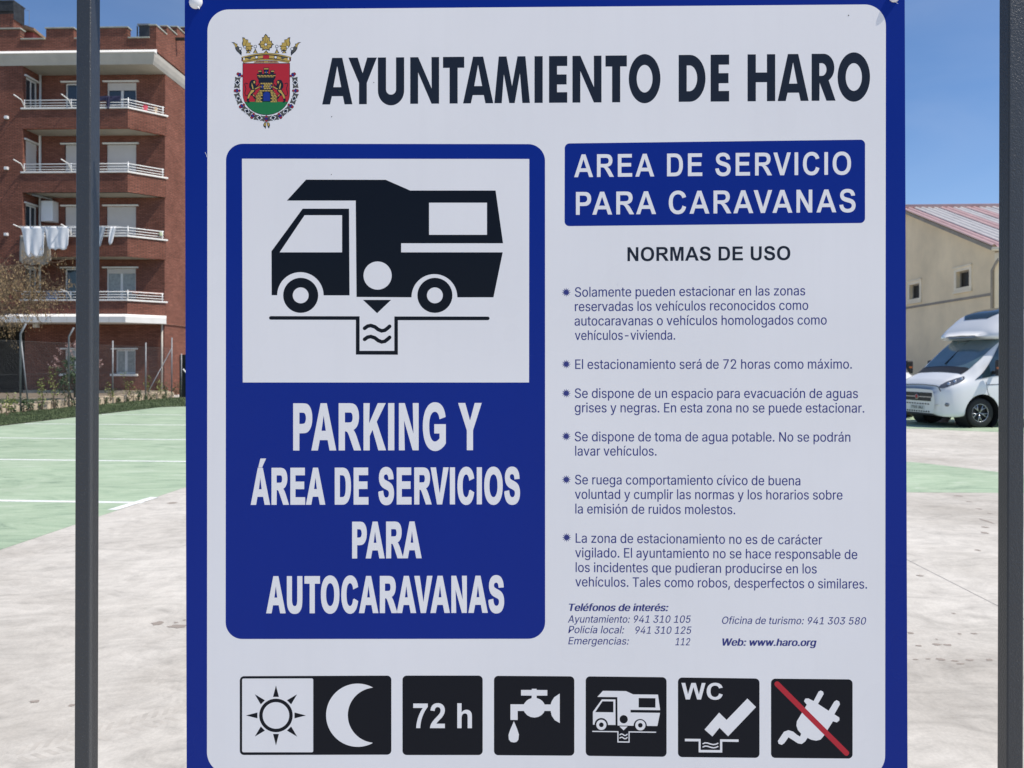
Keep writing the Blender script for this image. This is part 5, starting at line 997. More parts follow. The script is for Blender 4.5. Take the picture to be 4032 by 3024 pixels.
    'á': (389, [[(182,-9,160,-9,136,-9),(114,-4,94,5,75,14),(59,27,48,45,36,62),(30,83,30,108,30,130),(35,147,43,161,52,175),(63,185,78,193,92,201),(108,207,125,211,143,215),(160,218,178,220,201,223),(219,225,234,227,248,228),(258,231,265,235,272,239),(276,245,276,255,276,255),(276,256,276,257,276,272),(273,286,267,297,261,308),(252,316,240,322,228,328),(213,331,196,331,178,331),(162,328,149,322,136,317),(126,309,118,301,110,292),(104,283,100,274,80,280),(61,285,41,291,50,314),(62,332,79,346,95,360),(113,369,133,375,153,381),(173,384,194,384,208,384),(223,383,239,379,255,376),(271,370,286,360,301,351),(313,338,322,320,332,303),(337,280,337,251,337,168),(337,84,337,0,317,0),(297,0,277,0,277,17),(277,35,277,52,275,52),(274,52,272,52,268,43),(261,34,252,25,243,15),(230,7,215,1,200,-5)], [(155,45,170,45,193,45),(212,50,228,59,243,68),(255,79,263,93,271,107),(276,122,276,138,276,155),(276,173,276,190,273,187),(268,184,259,182,251,180),(242,178,231,176,221,174),(210,172,200,171,190,170),(182,169,175,168,161,166),(147,163,134,159,121,154),(111,148,103,139,96,131),(92,119,92,105,92,92),(95,81,102,72,109,63),(118,57,130,52,142,48)], [(179,429,162,429,178,462),(194,496,210,529,233,529),(255,529,278,529,256,496),(234,462,212,429,196,429)]]),
    'é': (404, [[(238,-8,212,-8,175,-8),(143,0,117,16,90,33),(70,56,56,85,41,114),(34,148,34,187,34,226),(41,260,55,290,69,319),(89,343,115,359,141,376),(171,384,205,384,226,384),(246,381,266,374,285,367),(303,356,319,341,335,326),(348,306,357,282,366,258),(371,228,371,194,371,186),(371,178,371,169,272,169),(180,169,98,169,98,150),(101,126,110,106,120,87),(134,72,151,61,168,51),(189,46,212,46,228,46),(241,48,254,53,266,57),(277,64,285,73,294,82),(301,93,306,105,325,101),(345,96,365,91,359,71),(349,54,335,39,321,24),(303,13,283,4,262,-4)], [(194,429,177,429,193,462),(209,496,225,529,247,529),(270,529,293,529,271,496),(249,462,227,429,210,429)], [(250,221,309,221,308,240),(306,249,298,269,290,288),(278,303,263,314,247,325),(228,330,205,330,182,330),(163,325,146,313,130,302),(118,288,109,270,100,251),(98,240,98,221,160,221)]]),
    'í': (167, [[(73,0,53,0,53,126),(53,253,53,379,73,379),(93,379,114,379,114,253),(114,126,114,0,93,0)], [(73,429,57,429,73,462),(89,496,104,529,127,529),(150,529,173,529,151,496),(129,462,107,429,90,429)]]),
    'ó': (415, [[(242,-8,207,-8,173,-8),(143,0,117,16,91,33),(71,56,56,85,41,114),(34,149,34,187,34,227),(41,262,56,291,71,321),(91,343,117,360,143,376),(173,384,207,384,242,384),(273,376,299,360,325,343),(345,321,359,291,374,262),(381,227,381,187,381,149),(374,114,359,85,345,56),(325,33,299,16,273,0)], [(182,46,207,46,233,46),(254,53,270,66,287,79),(299,96,307,117,315,139),(319,162,319,187,319,213),(315,236,307,258,299,280),(287,297,270,310,254,323),(233,330,207,330,182,330),(161,323,145,310,129,297),(116,280,108,258,100,237),(96,213,96,187,96,162),(100,139,108,117,116,96),(129,79,145,66,161,53)], [(197,429,181,429,197,462),(212,496,228,529,251,529),(274,529,297,529,275,496),(253,462,231,429,214,429)]]),
}
def pathpoly(s):
    """tiny path language: M x y, L x y, Q cx cy x y (quadratic), Z"""
    out = []; cur = None; tok = s.replace(',', ' ').split(); i = 0; cmd = ''
    while i < len(tok):
        if tok[i] in 'MLQZ': cmd = tok[i]; i += 1
        if cmd == 'Z': continue
        if cmd in 'ML':
            p = (float(tok[i]), float(tok[i+1])); i += 2
            if cmd == 'M': cur = []; out.append(cur); cmd = 'L'
            cur.append(p)
        elif cmd == 'Q':
            c = (float(tok[i]), float(tok[i+1])); p = (float(tok[i+2]), float(tok[i+3])); i += 4; a = cur[-1]
            for k in range(1, 7):
                t_ = k / 6; cur.append(((1-t_)**2*a[0] + 2*t_*(1-t_)*c[0] + t_*t_*p[0], (1-t_)**2*a[1] + 2*t_*(1-t_)*c[1] + t_*t_*p[1]))
    return out
BOLD = {
 'A': (1479, 'M 1471 0 L 1149 0 1021 333 435 333 314 0 0 0 571 1466 884 1466 M 926 580 L 724 1124 526 580'),
 'Á': (1479, 'M 1471 0 L 1149 0 1021 333 435 333 314 0 0 0 571 1466 884 1466 M 926 580 L 724 1124 526 580 M 640 1545 L 790 1850 1110 1850 830 1545'),
 'B': (1479, 'M 150 1466 L 740 1466 Q 1230 1466 1260 1110 Q 1260 870 1040 770 Q 1360 690 1370 400 Q 1350 0 850 0 L 150 0 M 446 1220 L 446 880 680 880 Q 950 880 960 1045 Q 950 1220 680 1220 M 446 640 L 446 247 760 247 Q 1060 250 1062 440 Q 1050 640 760 640'),
 'C': (1479, 'M 1087 539 L 1374 448 Q 1308 208 1154.5 91.5 Q 1001 -25 765 -25 Q 473 -25 285 174.5 Q 97 374 97 720 Q 97 1086 286 1288.5 Q 475 1491 783 1491 Q 1052 1491 1220 1332 Q 1320 1238 1370 1062 L 1077 992 Q 1051 1106 968.5 1172 Q 886 1238 768 1238 Q 605 1238 503.5 1121 Q 402 1004 402 742 Q 402 464 502 346 Q 602 228 762 228 Q 880 228 965 303 Q 1050 378 1087 539'),
 'D': (1479, 'M 148 1466 L 689 1466 Q 872 1466 968 1438 Q 1097 1400 1189 1303 Q 1281 1206 1329 1065 Q 1377 925 1377 719 Q 1377 538 1332 407 Q 1277 247 1175 148 Q 1098 73 967 31 Q 869 0 705 0 L 148 0 M 444 1218 L 444 247 665 247 Q 789 247 844 261 Q 916 279 963 322 Q 1011 365 1041 463 Q 1071 562 1071 732 Q 1071 902 1041 993 Q 1011 1084 957 1135 Q 903 1186 820 1204 Q 758 1218 577 1218'),
 'E': (1366, 'M 149 0 L 149 1466 1236 1466 1236 1218 445 1218 445 893 1181 893 1181 646 445 646 445 247 1264 247 1264 0'),
 'G': (1593, 'M 830 539 L 830 786 1468 786 1468 202 Q 1375 112 1198 43 Q 1022 -25 841 -25 Q 611 -25 440 71 Q 269 168 183 347 Q 97 527 97 738 Q 97 967 193 1145 Q 289 1323 474 1418 Q 615 1491 825 1491 Q 1098 1491 1251 1376 Q 1405 1262 1449 1060 L 1155 1005 Q 1124 1113 1038 1175 Q 953 1238 825 1238 Q 631 1238 516 1115 Q 402 992 402 750 Q 402 489 518 358 Q 634 228 822 228 Q 915 228 1008 264 Q 1102 301 1169 353 L 1169 539'),
 'H': (1479, 'M 150 0 L 150 1466 446 1466 446 889 1026 889 1026 1466 1322 1466 1322 0 1026 0 1026 641 446 641 446 0'),
 'I': (569, 'M 140 0 L 140 1466 436 1466 436 0'),
 'J': (1139, 'M 687 1466 L 983 1466 983 538 Q 983 260 940 180 Q 830 -25 490 -25 Q 80 -25 50 430 L 330 462 Q 345 225 500 225 Q 690 225 687 500'),
 'K': (1479, 'M 153 0 L 153 1466 449 1466 449 815 1047 1466 1445 1466 893 895 1475 0 1092 0 689 688 449 443 449 0'),
 'M': (1706, 'M 145 0 L 145 1466 588 1466 854 466 1117 1466 1561 1466 1561 0 1286 0 1286 1154 995 0 710 0 420 1154 420 0'),
 'N': (1479, 'M 152 0 L 152 1466 440 1466 1040 487 1040 1466 1315 1466 1315 0 1018 0 427 956 427 0'),
 'O': (1593, 'M 89 724 Q 89 948 156 1100 Q 206 1212 292 1301 Q 379 1390 482 1433 Q 619 1491 798 1491 Q 1122 1491 1316 1290 Q 1511 1089 1511 731 Q 1511 376 1318 175 Q 1125 -25 802 -25 Q 475 -25 282 174 Q 89 374 89 724 M 394 734 Q 394 485 509 356 Q 624 228 801 228 Q 978 228 1091 355 Q 1205 483 1205 738 Q 1205 990 1094 1114 Q 984 1238 801 1238 Q 618 1238 506 1112 Q 394 987 394 734'),
 'P': (1366, 'M 149 0 L 149 1466 624 1466 Q 894 1466 976 1444 Q 1102 1411 1187 1300 Q 1272 1190 1272 1015 Q 1272 880 1223 788 Q 1174 696 1098 643 Q 1023 591 945 574 Q 839 553 638 553 L 445 553 445 0 M 445 1218 L 445 802 607 802 Q 782 802 841 825 Q 900 848 933 897 Q 967 946 967 1011 Q 967 1091 920 1143 Q 873 1195 801 1208 Q 748 1218 588 1218'),
 'R': (1479, 'M 150 0 L 150 1466 773 1466 Q 1008 1466 1114 1426 Q 1221 1387 1285 1286 Q 1349 1185 1349 1055 Q 1349 890 1252 782 Q 1155 675 962 647 Q 1058 591 1120 524 Q 1183 457 1289 286 L 1468 0 1114 0 900 319 Q 786 490 744 534 Q 702 579 655 595 Q 608 612 506 612 L 446 612 446 0 M 446 846 L 665 846 Q 878 846 931 864 Q 984 882 1014 926 Q 1044 970 1044 1036 Q 1044 1110 1004 1155 Q 965 1201 893 1213 Q 857 1218 677 1218 L 446 1218'),
 'S': (1366, 'M 74 477 L 362 505 Q 388 360 467 292 Q 547 224 682 224 Q 825 224 897 284 Q 970 345 970 426 Q 970 478 939 514 Q 909 551 833 578 Q 781 596 596 642 Q 358 701 262 787 Q 127 908 127 1082 Q 127 1194 190 1291 Q 254 1389 373 1440 Q 493 1491 662 1491 Q 938 1491 1077 1370 Q 1217 1249 1224 1047 L 928 1034 Q 909 1147 846 1196 Q 784 1246 659 1246 Q 530 1246 457 1193 Q 410 1159 410 1102 Q 410 1050 454 1013 Q 510 966 726 915 Q 942 864 1045 809 Q 1149 755 1207 660 Q 1266 566 1266 427 Q 1266 301 1196 191 Q 1126 81 998 27 Q 870 -26 679 -26 Q 401 -26 252 102 Q 103 231 74 477'),
 'T': (1251, 'M 479 0 L 479 1218 43 1218 43 1466 1209 1466 1209 1218 775 1218 775 0'),
 'U': (1479, 'M 147 1466 L 443 1466 443 672 Q 443 483 454 427 Q 473 337 544 282 Q 616 228 740 228 Q 866 228 930 279 Q 994 331 1007 406 Q 1020 481 1020 655 L 1020 1466 1316 1466 1316 696 Q 1316 432 1292 323 Q 1268 214 1203 139 Q 1139 64 1031 19 Q 923 -25 749 -25 Q 539 -25 430 23 Q 322 72 259 149 Q 196 227 176 312 Q 147 438 147 684'),
 'V': (1366, 'M 523 0 L -1 1466 320 1466 691 381 1050 1466 1364 1466 839 0'),
 'W': (1933, 'M 361 0 L 11 1466 314 1466 535 459 803 1466 1155 1466 1412 442 1637 1466 1935 1466 1579 0 1265 0 973 1096 682 0'),
 'Y': (1366, 'M 534 0 L 534 617 -3 1466 344 1466 689 886 1027 1466 1368 1466 829 615 829 0'),
 '7': (1139, 'M 84 1187 L 84 1447 1043 1447 1043 1243 Q 924 1126 801 907 Q 678 688 613 441 Q 549 195 550 0 L 280 0 Q 289 304 405 620 Q 521 936 715 1187'),
 '2': (1139, 'M 1034 261 L 1034 0 49 0 Q 65 148 145 280 Q 225 413 461 632 Q 651 809 694 872 Q 752 959 752 1044 Q 752 1138 701 1188 Q 651 1239 562 1239 Q 474 1239 422 1186 Q 370 1133 362 1010 L 82 1038 Q 107 1270 239 1371 Q 371 1472 569 1472 Q 786 1472 910 1355 Q 1034 1238 1034 1064 Q 1034 965 998 875 Q 963 786 886 688 Q 835 623 702 501 Q 569 379 533 339 Q 498 299 476 261'),
 '9': (1139, 'M 90 340 L 362 370 Q 380 200 510 200 Q 760 210 770 560 Q 650 430 470 430 Q 70 450 60 940 Q 80 1460 560 1472 Q 1050 1450 1060 760 Q 1040 -20 510 -26 Q 130 -10 90 340 M 745 960 Q 735 1240 550 1245 Q 345 1240 340 955 Q 350 660 545 655 Q 735 670 745 960'),
 '3': (1139, 'M 80 390 L 350 425 Q 370 210 550 205 Q 765 215 770 440 Q 765 650 560 655 Q 500 655 430 635 L 460 860 Q 700 860 705 1060 Q 700 1240 540 1245 Q 375 1240 355 1030 L 95 1075 Q 160 1460 550 1472 Q 960 1455 980 1090 Q 975 880 780 780 Q 1050 700 1060 430 Q 1030 0 550 -26 Q 110 0 80 390'),
 'h': (1251, 'M 428 1466 L 428 927 Q 564 1086 753 1086 Q 850 1086 928 1050 Q 1006 1014 1045 958 Q 1085 902 1099 834 Q 1114 766 1114 623 L 1114 0 833 0 833 561 Q 833 728 817 773 Q 801 818 760 844 Q 720 871 659 871 Q 589 871 534 837 Q 479 803 453 734 Q 428 666 428 532 L 428 0 147 0 147 1466'),
 ' ': (569, ''),
}
KERN = {'AV': -120, 'VA': -120, 'AY': -120, 'AT': -120, 'UT': -10, 'TA': -110, 'TO': -30, 'RA': -10, 'PA': -150, 'RV': -50, 'AU': -20}
CAPR = 0.0
def glyph(ch, style):
    """contours with cap height 1 and the advance; style B = drawn bold, R = regular, H = regular made heavier"""
    if style == 'B':
        adv, p = BOLD[ch]; return adv / 1466, [[(x / 1466, y / 1466) for x, y in c] for c in pathpoly(p)]
    adv, cons = FONT.get(ch, (0, [])); CH = 509.0
    if ch == 'l': adv, rect = 165, [[(53, 0), (112, 0), (112, 527), (53, 527)]]
    elif ch == 'I': adv, rect = 195, [[(65, 0), (130, 0), (130, 509), (65, 509)]]
    else: rect = None
    out = []
    if rect: out = rect
    else:
        for c in cons:
            poly = []; n = len(c)
            for i in range(n):
                a, b = c[i], c[(i+1) % n]; p0, h0, h1, p1 = (a[2], a[3]), (a[4], a[5]), (b[0], b[1]), (b[2], b[3])
                chord = math.hypot(p1[0]-p0[0], p1[1]-p0[1])
                bend = abs((h0[0]-p0[0])*(p1[1]-p0[1]) - (h0[1]-p0[1])*(p1[0]-p0[0])) / (chord + 1e-6) + abs((h1[0]-p0[0])*(p1[1]-p0[1]) - (h1[1]-p0[1])*(p1[0]-p0[0])) / (chord + 1e-6)
                st = 1 if bend < 1.5 else 4
                for k in range(st):
                    t_ = k / st; m_ = 1 - t_
                    poly.append((m_**3*p0[0] + 3*m_*m_*t_*h0[0] + 3*m_*t_*t_*h1[0] + t_**3*p1[0], m_**3*p0[1] + 3*m_*m_*t_*h0[1] + 3*m_*t_*t_*h1[1] + t_**3*p1[1]))
            cl = [poly[0]]
            for p in poly[1:]:
                if math.hypot(p[0]-cl[-1][0], p[1]-cl[-1][1]) > 1.5: cl.append(p)
            if math.hypot(cl[0][0]-cl[-1][0], cl[0][1]-cl[-1][1]) < 1.5: cl.pop()
            out.append(cl)
    out = [[(x / CH, y / CH) for x, y in c] for c in out]
    if style == 'H': adv += 26
    return adv / CH, out
def area(c): return sum(c[i][0]*c[(i+1) % len(c)][1] - c[(i+1) % len(c)][0]*c[i][1] for i in range(len(c))) / 2
def inside(p, c):
    r = False; n = len(c)
    for i in range(n):
        a, b = c[i], c[(i+1) % n]
        if (a[1] > p[1]) != (b[1] > p[1]) and p[0] < (b[0]-a[0]) * (p[1]-a[1]) / (b[1]-a[1]) + a[0]: r = not r
    return r
def nest(cons):
    dep = [sum(1 for j, d in enumerate(cons) if j != i and inside(c[0], d)) for i, c in enumerate(cons)]
    groups = []
    for i, c in enumerate(cons):
        if dep[i] % 2 == 0: groups.append((c, [d for j, d in enumerate(cons) if dep[j] == dep[i] + 1 and inside(d[0], c)]))
    return groups
def fatten(cons, w):
    out = []
    for c, holes in nest(cons):
        for k, q in enumerate([c] + holes):
            s = (1 if area(q) > 0 else -1) * (1 if k == 0 else -1); n = len(q); r = []
            for i in range(n):
                a, b, d = q[i-1], q[i], q[(i+1) % n]
                e1 = (b[0]-a[0], b[1]-a[1]); e2 = (d[0]-b[0], d[1]-b[1]); l1 = math.hypot(*e1) or 1; l2 = math.hypot(*e2) or 1
                n1 = (e1[1]/l1*s, -e1[0]/l1*s); n2 = (e2[1]/l2*s, -e2[0]/l2*s); m_ = (n1[0]+n2[0], n1[1]+n2[1]); dd = 1 + n1[0]*n2[0] + n1[1]*n2[1]; dd = max(dd, .35)
                r.append((b[0] + m_[0]/dd*w, b[1] + m_[1]/dd*w))
            out.append(r)
    return out
def fill(cons, vs, fs, fn):
    for c, holes in nest(cons):
        loops = [c] + holes; flat = [p for l_ in loops for p in l_]; i0 = len(vs)
        tris = tessellate_polygon([[Vector((p[0], p[1], 0)) for p in l_] for l_ in loops])
        vs.extend(fn(*p) for p in flat)
        for t_ in tris: fs.append(tuple(i0 + k for k in t_))
def glyph_mesh(text, style, vs, fs, fn, slant=0.0, fat=None):
    """fn maps (x in 0..1 over the inked width, y in cap heights) to a 3D point"""
    x = 0; place = []; lo, hi = 1e9, -1e9
    for k, ch in enumerate(text):
        adv, cons = glyph(ch, style)
        if k and style == 'B': x += KERN.get(text[k-1] + ch, 0) / 1466 + (.075 if fat else 0)
        for c in cons: lo = min(lo, min(x + p[0] + slant * p[1] for p in c)); hi = max(hi, max(x + p[0] + slant * p[1] for p in c))
        place.append((x, cons)); x += adv
    for x0, cons in place:
        if not cons: continue
        cc = [[((x0 + p[0] + slant * p[1] - lo) / (hi - lo), p[1]) for p in c] for c in cons]
        if fat:
            w, W_, H_ = fat
            cc = [[(x / W_, y / H_) for x, y in c] for c in fatten([[(x * W_, y * H_) for x, y in c] for c in cc], w)]
        fill(cc, vs, fs, fn)

grp = 'white motorhomes parked side by side'
WX, WY, TH = 11.7, 18.7, R(82)
fd = Vector((-math.sin(TH), -math.cos(TH))); ax = Vector((-math.cos(TH), math.sin(TH)))
orig = Vector((WX, WY)) + ax * .95
make_motorhome((orig.x, orig.y, 0), math.atan2(fd.y, fd.x), 'white motorhome with black alloy wheels parked nearest, its front wheel in full view', grp)
# the neighbour: its mirror and wing show between the sign edge and the first one
make_motorhome((11.02, 22.8, 0), R(-90), 'second white motorhome facing the yard, mostly hidden behind the sign edge', grp)

# ------------------------------------------------------------------ steel frame that carries the sign
M['steel'] = mat('dark grey powder coated steel', (0.030, 0.034, 0.040), 0.36, spec=0.6)
t = NT(M['steel']); v = t.pos(kind='geo'); t.bump(t.noise(v, 420, 3, .6), .7, .0014)
sp = t.ramp(t.noise(v, 900, 2, .5), [(.68, 0.0), (.73, 1.0)]); t.base(t.mix(sp, (0.030, 0.034, 0.040), (0.13, 0.135, 0.14)))
D0 = 1.04; KX = .016
def sdepth(X): return D0 - KX * X
fr = empty('steel_fence_frame', (0, 1.075, 0), label='dark grey square steel uprights and rails carrying the large information sign', cat='fence')
def bar(x0, x1, ya, yb, z0, z1, nm='post', bev=.0022):
    bm = BM(); box(bm, x0, x1, ya, yb, z0, z1); o_ = obj(nm, bm, M['steel'], fr); b_ = o_.modifiers.new('b', 'BEVEL'); b_.width = bev; b_.segments = 3
    for p in o_.data.polygons: p.use_smooth = True
    wn_ = o_.modifiers.new('wn', 'WEIGHTED_NORMAL'); return o_
# left post: outer face edge at px 295.5, front/side arris at 353, inner back edge at 392
dl = 1.075
xl0 = ray(295.5, 1500).x * dl; xl1 = ray(353, 1500).x * dl; dep = ray(353, 1500).x / ray(392, 1500).x - 1
bar(xl0, xl1, 0, dl * dep, 0, 2.25)
xr0 = ray(3970, 1500).x * dl; xr1 = xr0 + (xl1 - xl0) * 1.12; depr = ray(3970, 1500).x / ray(3929, 1500).x - 1
bar(xr0, xr1, 0, dl * depr, 0, 2.25)
bar(xl1 + .001, xr0 - .001, .004, .022, 2.12, 2.15, 'rail'); bar(xl1 + .001, xr0 - .001, .004, .022, .30, .33, 'rail')
bar(-.42, -.40, -.012, .0035, .3, 2.15, 'rail'); bar(.40, .42, -.018, .0035, .3, 2.15, 'rail')

# ------------------------------------------------------------------ the sign
sign = empty('information_sign', (0, D0, EYE), -math.atan(KX), label='large blue framed white rules sign for motorhome parking with black and blue lettering', cat='sign')
SM = (Matrix.Translation((0, D0, EYE)) @ Matrix.Rotation(-math.atan(KX), 4, 'Z')).inverted()
def S(px, py, lay=0.0):
    """photo pixel -> point on the sign's face, lay = print layer"""
    g = ray(px, py); d = D0 / (1 + KX * g.x)
    p = SM @ (Vector((0, 0, EYE)) + g * d); p.y = -lay * .00004
    return p
def print_mat(name, col, rough=.28):
    m_ = mat(name, col, rough, spec=.16)
    t = NT(m_); v = t.pos()
    f = t.noise(v, 2.2, 4, .6); g_ = t.noise(v, 160, 2, .6)
    t.base(t.mix(1.0, col, t.ramp(f, [(.3, .965), (.7, 1.02)]), 'MULTIPLY'))
    vz = t.pos((26, 1, 1.1)); st = t.noise(vz, 2.0, 5, .65); t.base(t.mix(1.0, t.mix(1.0, col, t.ramp(f, [(.3, .955), (.7, 1.02)]), 'MULTIPLY'), t.ramp(st, [(.30, .988), (.5, 1.0), (.75, 1.005)]), 'MULTIPLY'))
    rr_ = t.ramp(f, [(.3, rough * .8), (.7, rough * 1.25)]); t.l(rr_, t.b.inputs['Roughness']); hs = t.n('ShaderNodeMath'); hs.operation = 'MULTIPLY_ADD'; t.l(t.noise(v, 2.6, 1, .4), hs.inputs[0]); hs.inputs[1].default_value = 1.0; hs.inputs[2].default_value = 0.0; t.bump(hs.outputs[0], .30, .012)
    return m_
SB = print_mat('sign blue print', (0.003, 0.023, 0.245)); SW = print_mat('sign white print', (0.87, 0.852, 0.845)); SK = print_mat('sign black print', (0.005, 0.007, 0.013))
ST = print_mat('sign text blue', (0.045, 0.054, 0.225)); SR = print_mat('sign red print', (0.50, 0.03, 0.045)); SG = print_mat('crest green', (0.025, 0.20, 0.07)); SY = print_mat('crest gold', (0.56, 0.39, 0.10))
SN = print_mat('heading black', (0.016, 0.022, 0.036)); SP = print_mat('crest maroon', (0.17, 0.03, 0.06)); SGR = print_mat('crest grey', (0.10, 0.10, 0.09)); SBL = print_mat('crest blue', (0.02, 0.045, 0.28)); SWH = print_mat('crest white', (.85, .85, .86))
def shape(name, loops, m, lay, parent=None, **k):
    vs = []; fs = []; fill(loops, vs, fs, lambda x, y: S(x, y, lay)); return pyobj(name, vs, fs, m, parent or sign, **k)
def shapes(name, lists, m, lay, parent=None, **k):
    vs = []; fs = []
    for loops in lists: fill(loops, vs, fs, lambda x, y: S(x, y, lay))
    return pyobj(name, vs, fs, m, parent or sign, **k)
def rquad(tl, tr_, br, bl, r, n=8):
    """rounded quad in photo pixels"""
    P = [Vector(tl), Vector(tr_), Vector(br), Vector(bl)]; out = []
    for i in range(4):
        p, a, b = P[i], (P[i-1] - P[i]).normalized(), (P[(i+1) % 4] - P[i]).normalized(); c = p + (a + b) * r
        a0 = p + a * r; b0 = p + b * r
        for k in range(n + 1):
            t_ = math.pi / 2 * k / n; q = c + (a0 - c) * math.cos(t_) + (b0 - c) * math.sin(t_); out.append((q.x, q.y))
    return out
def circ(cx, cy, r, n=40, ry=None): return [(cx + r * math.cos(2*math.pi*k/n), cy + (ry or r) * math.sin(2*math.pi*k/n)) for k in range(n)]
# aluminium panel with thickness
pn = rquad((727, -82), (3562, -112), (3574, 3100), (735, 3085), 26)
front = [S(x, y) for x, y in pn]; bm = BM()
a = [bm.verts.new(p) for p in front]; b = [bm.verts.new(p + Vector((0, .003, 0))) for p in front]
bm.faces.new(a[::-1]).material_index = 0; bm.faces.new(b).material_index = 1
for i in range(len(a)): bm.faces.new((a[i], b[i], b[(i+1) % len(a)], a[(i+1) % len(a)])).material_index = 1
bmesh.ops.recalc_face_normals(bm, faces=bm.faces)
obj('panel', bm, [SB, mat('panel edge', (.10, .11, .14), .5)], sign)
shape('white_field', [rquad((817, 38), (3488, 17), (3485, 3060), (815, 3046), 84, 14)], SW, 1)
shape('blue_board', [rquad((890, 566), (2146, 567.5), (2146.5, 2515), (888.5, 2516), 66, 12)], SB, 2, label='blue rounded board with the motorhome pictogram')
shape('pictogram_field', [[(953, 625), (2084, 626), (2083, 1506), (956, 1506)]], SW, 3)
shape('blue_heading_box', [rquad((2223.6, 564.8), (3406.2, 549.8), (3406, 878), (2223, 890.5), 19)], SB, 2, label='blue heading box')

def line(text, style, x0, y0, x1, y1, cap, m, lay, name='lettering', slant=0.0, fat=0.0, **k):
    vs = []; fs = []
    if fat: x0 += fat; x1 -= fat; y0 -= fat; y1 -= fat; cap -= 2 * fat
    strikes = {'B': (0,), 'R': (0, .022), 'H': (0, .045, .09, .12)}[style]
    for q, dx in enumerate(strikes):
        glyph_mesh(text, 'R' if style == 'H' else style, vs, fs, lambda x, y: S(x0 + (x1 - x0 - strikes[-1] * cap) * x + dx * cap, y0 + (y1 - y0) * x - cap * y, lay + q * .4), slant, (fat, x1 - x0, cap) if fat else None)
    return pyobj(name, vs, fs, m, sign, **k)
# heading: letters traced one by one (x 0..1 over the letter, y 0 base .. 1 cap)
def AR(cx, cy, rx, ry, a0, a1, n=18): return [(cx + rx * math.cos(R(a0 + (a1 - a0) * k / n)), cy + ry * math.sin(R(a0 + (a1 - a0) * k / n))) for k in range(n + 1)]
HL = {
 'A': [[(0, 0), (.26, 0), (.32, .176), (.685, .176), (.74, 0), (1, 0), (.665, 1), (.33, 1)], [(.37, .37), (.63, .37), (.498, .825)]],
 'Y': [[(.372, 0), (.372, .456), (0, 1), (.326, 1), (.498, .666), (.66, 1), (1, 1), (.646, .456), (.646, 0)]],
 'U': [[(0, 1), (0, .34)] + AR(.5, .29, .5, .32, 180, 360) + [(1, 1), (.69, 1), (.69, .33)] + AR(.5, .31, .19, .11, 0, -180, 12) + [(.31, 1)]],
 'N': [[(0, 0), (0, 1), (.275, 1), (.742, .325), (.736, 1), (1, 1), (1, 0), (.738, 0), (.272, .672), (.272, 0)]],
 'T': [[(.31, 0), (.31, .765), (0, .765), (0, 1), (1, 1), (1, .765), (.69, .765), (.69, 0)]],
 'M': [[(0, 0), (.123, 1), (.342, 1), (.498, .365), (.651, 1), (.874, 1), (1, 0), (.788, 0), (.721, .635), (.572, 0), (.42, 0), (.268, .62), (.208, 0)]],
 'I': [[(0, 0), (0, 1), (1, 1), (1, 0)]],
 'E': [[(0, 0), (0, 1), (1, 1), (1, .785), (.44, .785), (.44, .605), (.964, .605), (.964, .39), (.44, .39), (.44, .225), (1, .225), (1, 0)]],
 'O': [circ(.5, .5, .5, 48, .525), circ(.5, .5, .25, 40, .295)],
 'D': [[(0, 0), (0, 1), (.42, 1)] + AR(.42, .5, .58, .5, 90, -90) + [(.42, 0)], [(.30, .225), (.40, .225)] + AR(.40, .5, .29, .275, -90, 90) + [(.30, .775)]],
 'H': [[(0, 0), (0, 1), (.30, 1), (.30, .612), (.70, .612), (.70, 1), (1, 1), (1, 0), (.70, 0), (.70, .405), (.30, .405), (.30, 0)]],
 'R': [[(0, 0), (0, 1), (.50, 1)] + AR(.50, .70, .45, .30, 90, -62) + [(1, 0), (.62, 0), (.335, .385), (.325, 0)], [(.325, .53), (.42, .53)] + AR(.42, .665, .20, .135, -90, 90) + [(.325, .80)]],
}
heads = [('A', 1268.6, 1387.7), ('Y', 1372, 1484), ('U', 1488, 1591.5), ('N', 1615.4, 1729), ('T', 1744.3, 1828), ('A', 1823.3, 1942.4), ('M', 1946.6, 2086.4), ('I', 2104.6, 2136.9),
         ('E', 2161.8, 2233.6), ('N', 2254, 2368.4), ('T', 2384, 2468.2), ('O', 2475.8, 2600.5), ('D', 2672.2, 2778), ('E', 2798, 2871), ('H', 2943.4, 3052.4), ('A', 3062, 3184), ('R', 3195.7, 3290), ('O', 3298, 3425.7)]
vs = []; fs = []
for ch, a0, a1 in heads:
    def fn(x, y, a0=a0, a1=a1):
        X = a0 + (a1 - a0) * x; bs = 411.5 - (X - 1268) * .00745; tp = 228 - (X - 1300) * .0084
        return S(X, bs + (tp - bs) * y, 2)
    fill(HL[ch], vs, fs, fn)
pyobj('heading_lettering', vs, fs, SN, sign, label='black heading reading AYUNTAMIENTO DE HARO')
line('AREA DE SERVICIO', 'B', 2260.6, 697.8, 3350.8, 687.5, 89.5, SW, 3, fat=-.6); line('PARA CARAVANAS', 'B', 2267.7, 846, 3368.7, 835, 90, SW, 3, fat=-.6)
line('NORMAS DE USO', 'B', 2470.6, 1028.4, 3112, 1024, 55, SN, 2)
line('PARKING Y', 'B', 1154.4, 1773.9, 1895.7, 1772.5, 186, SW, 3, fat=3.2); line('ÁREA DE SERVICIOS', 'B', 987.9, 1988, 2047.6, 1985.4, 146, SW, 3, fat=3.2)
line('PARA', 'B', 1386.5, 2199, 1659.7, 2198, 145, SW, 3, fat=3.2); line('AUTOCARAVANAS', 'B', 1048.9, 2415, 1985.2, 2413, 146.5, SW, 3, fat=3.2)
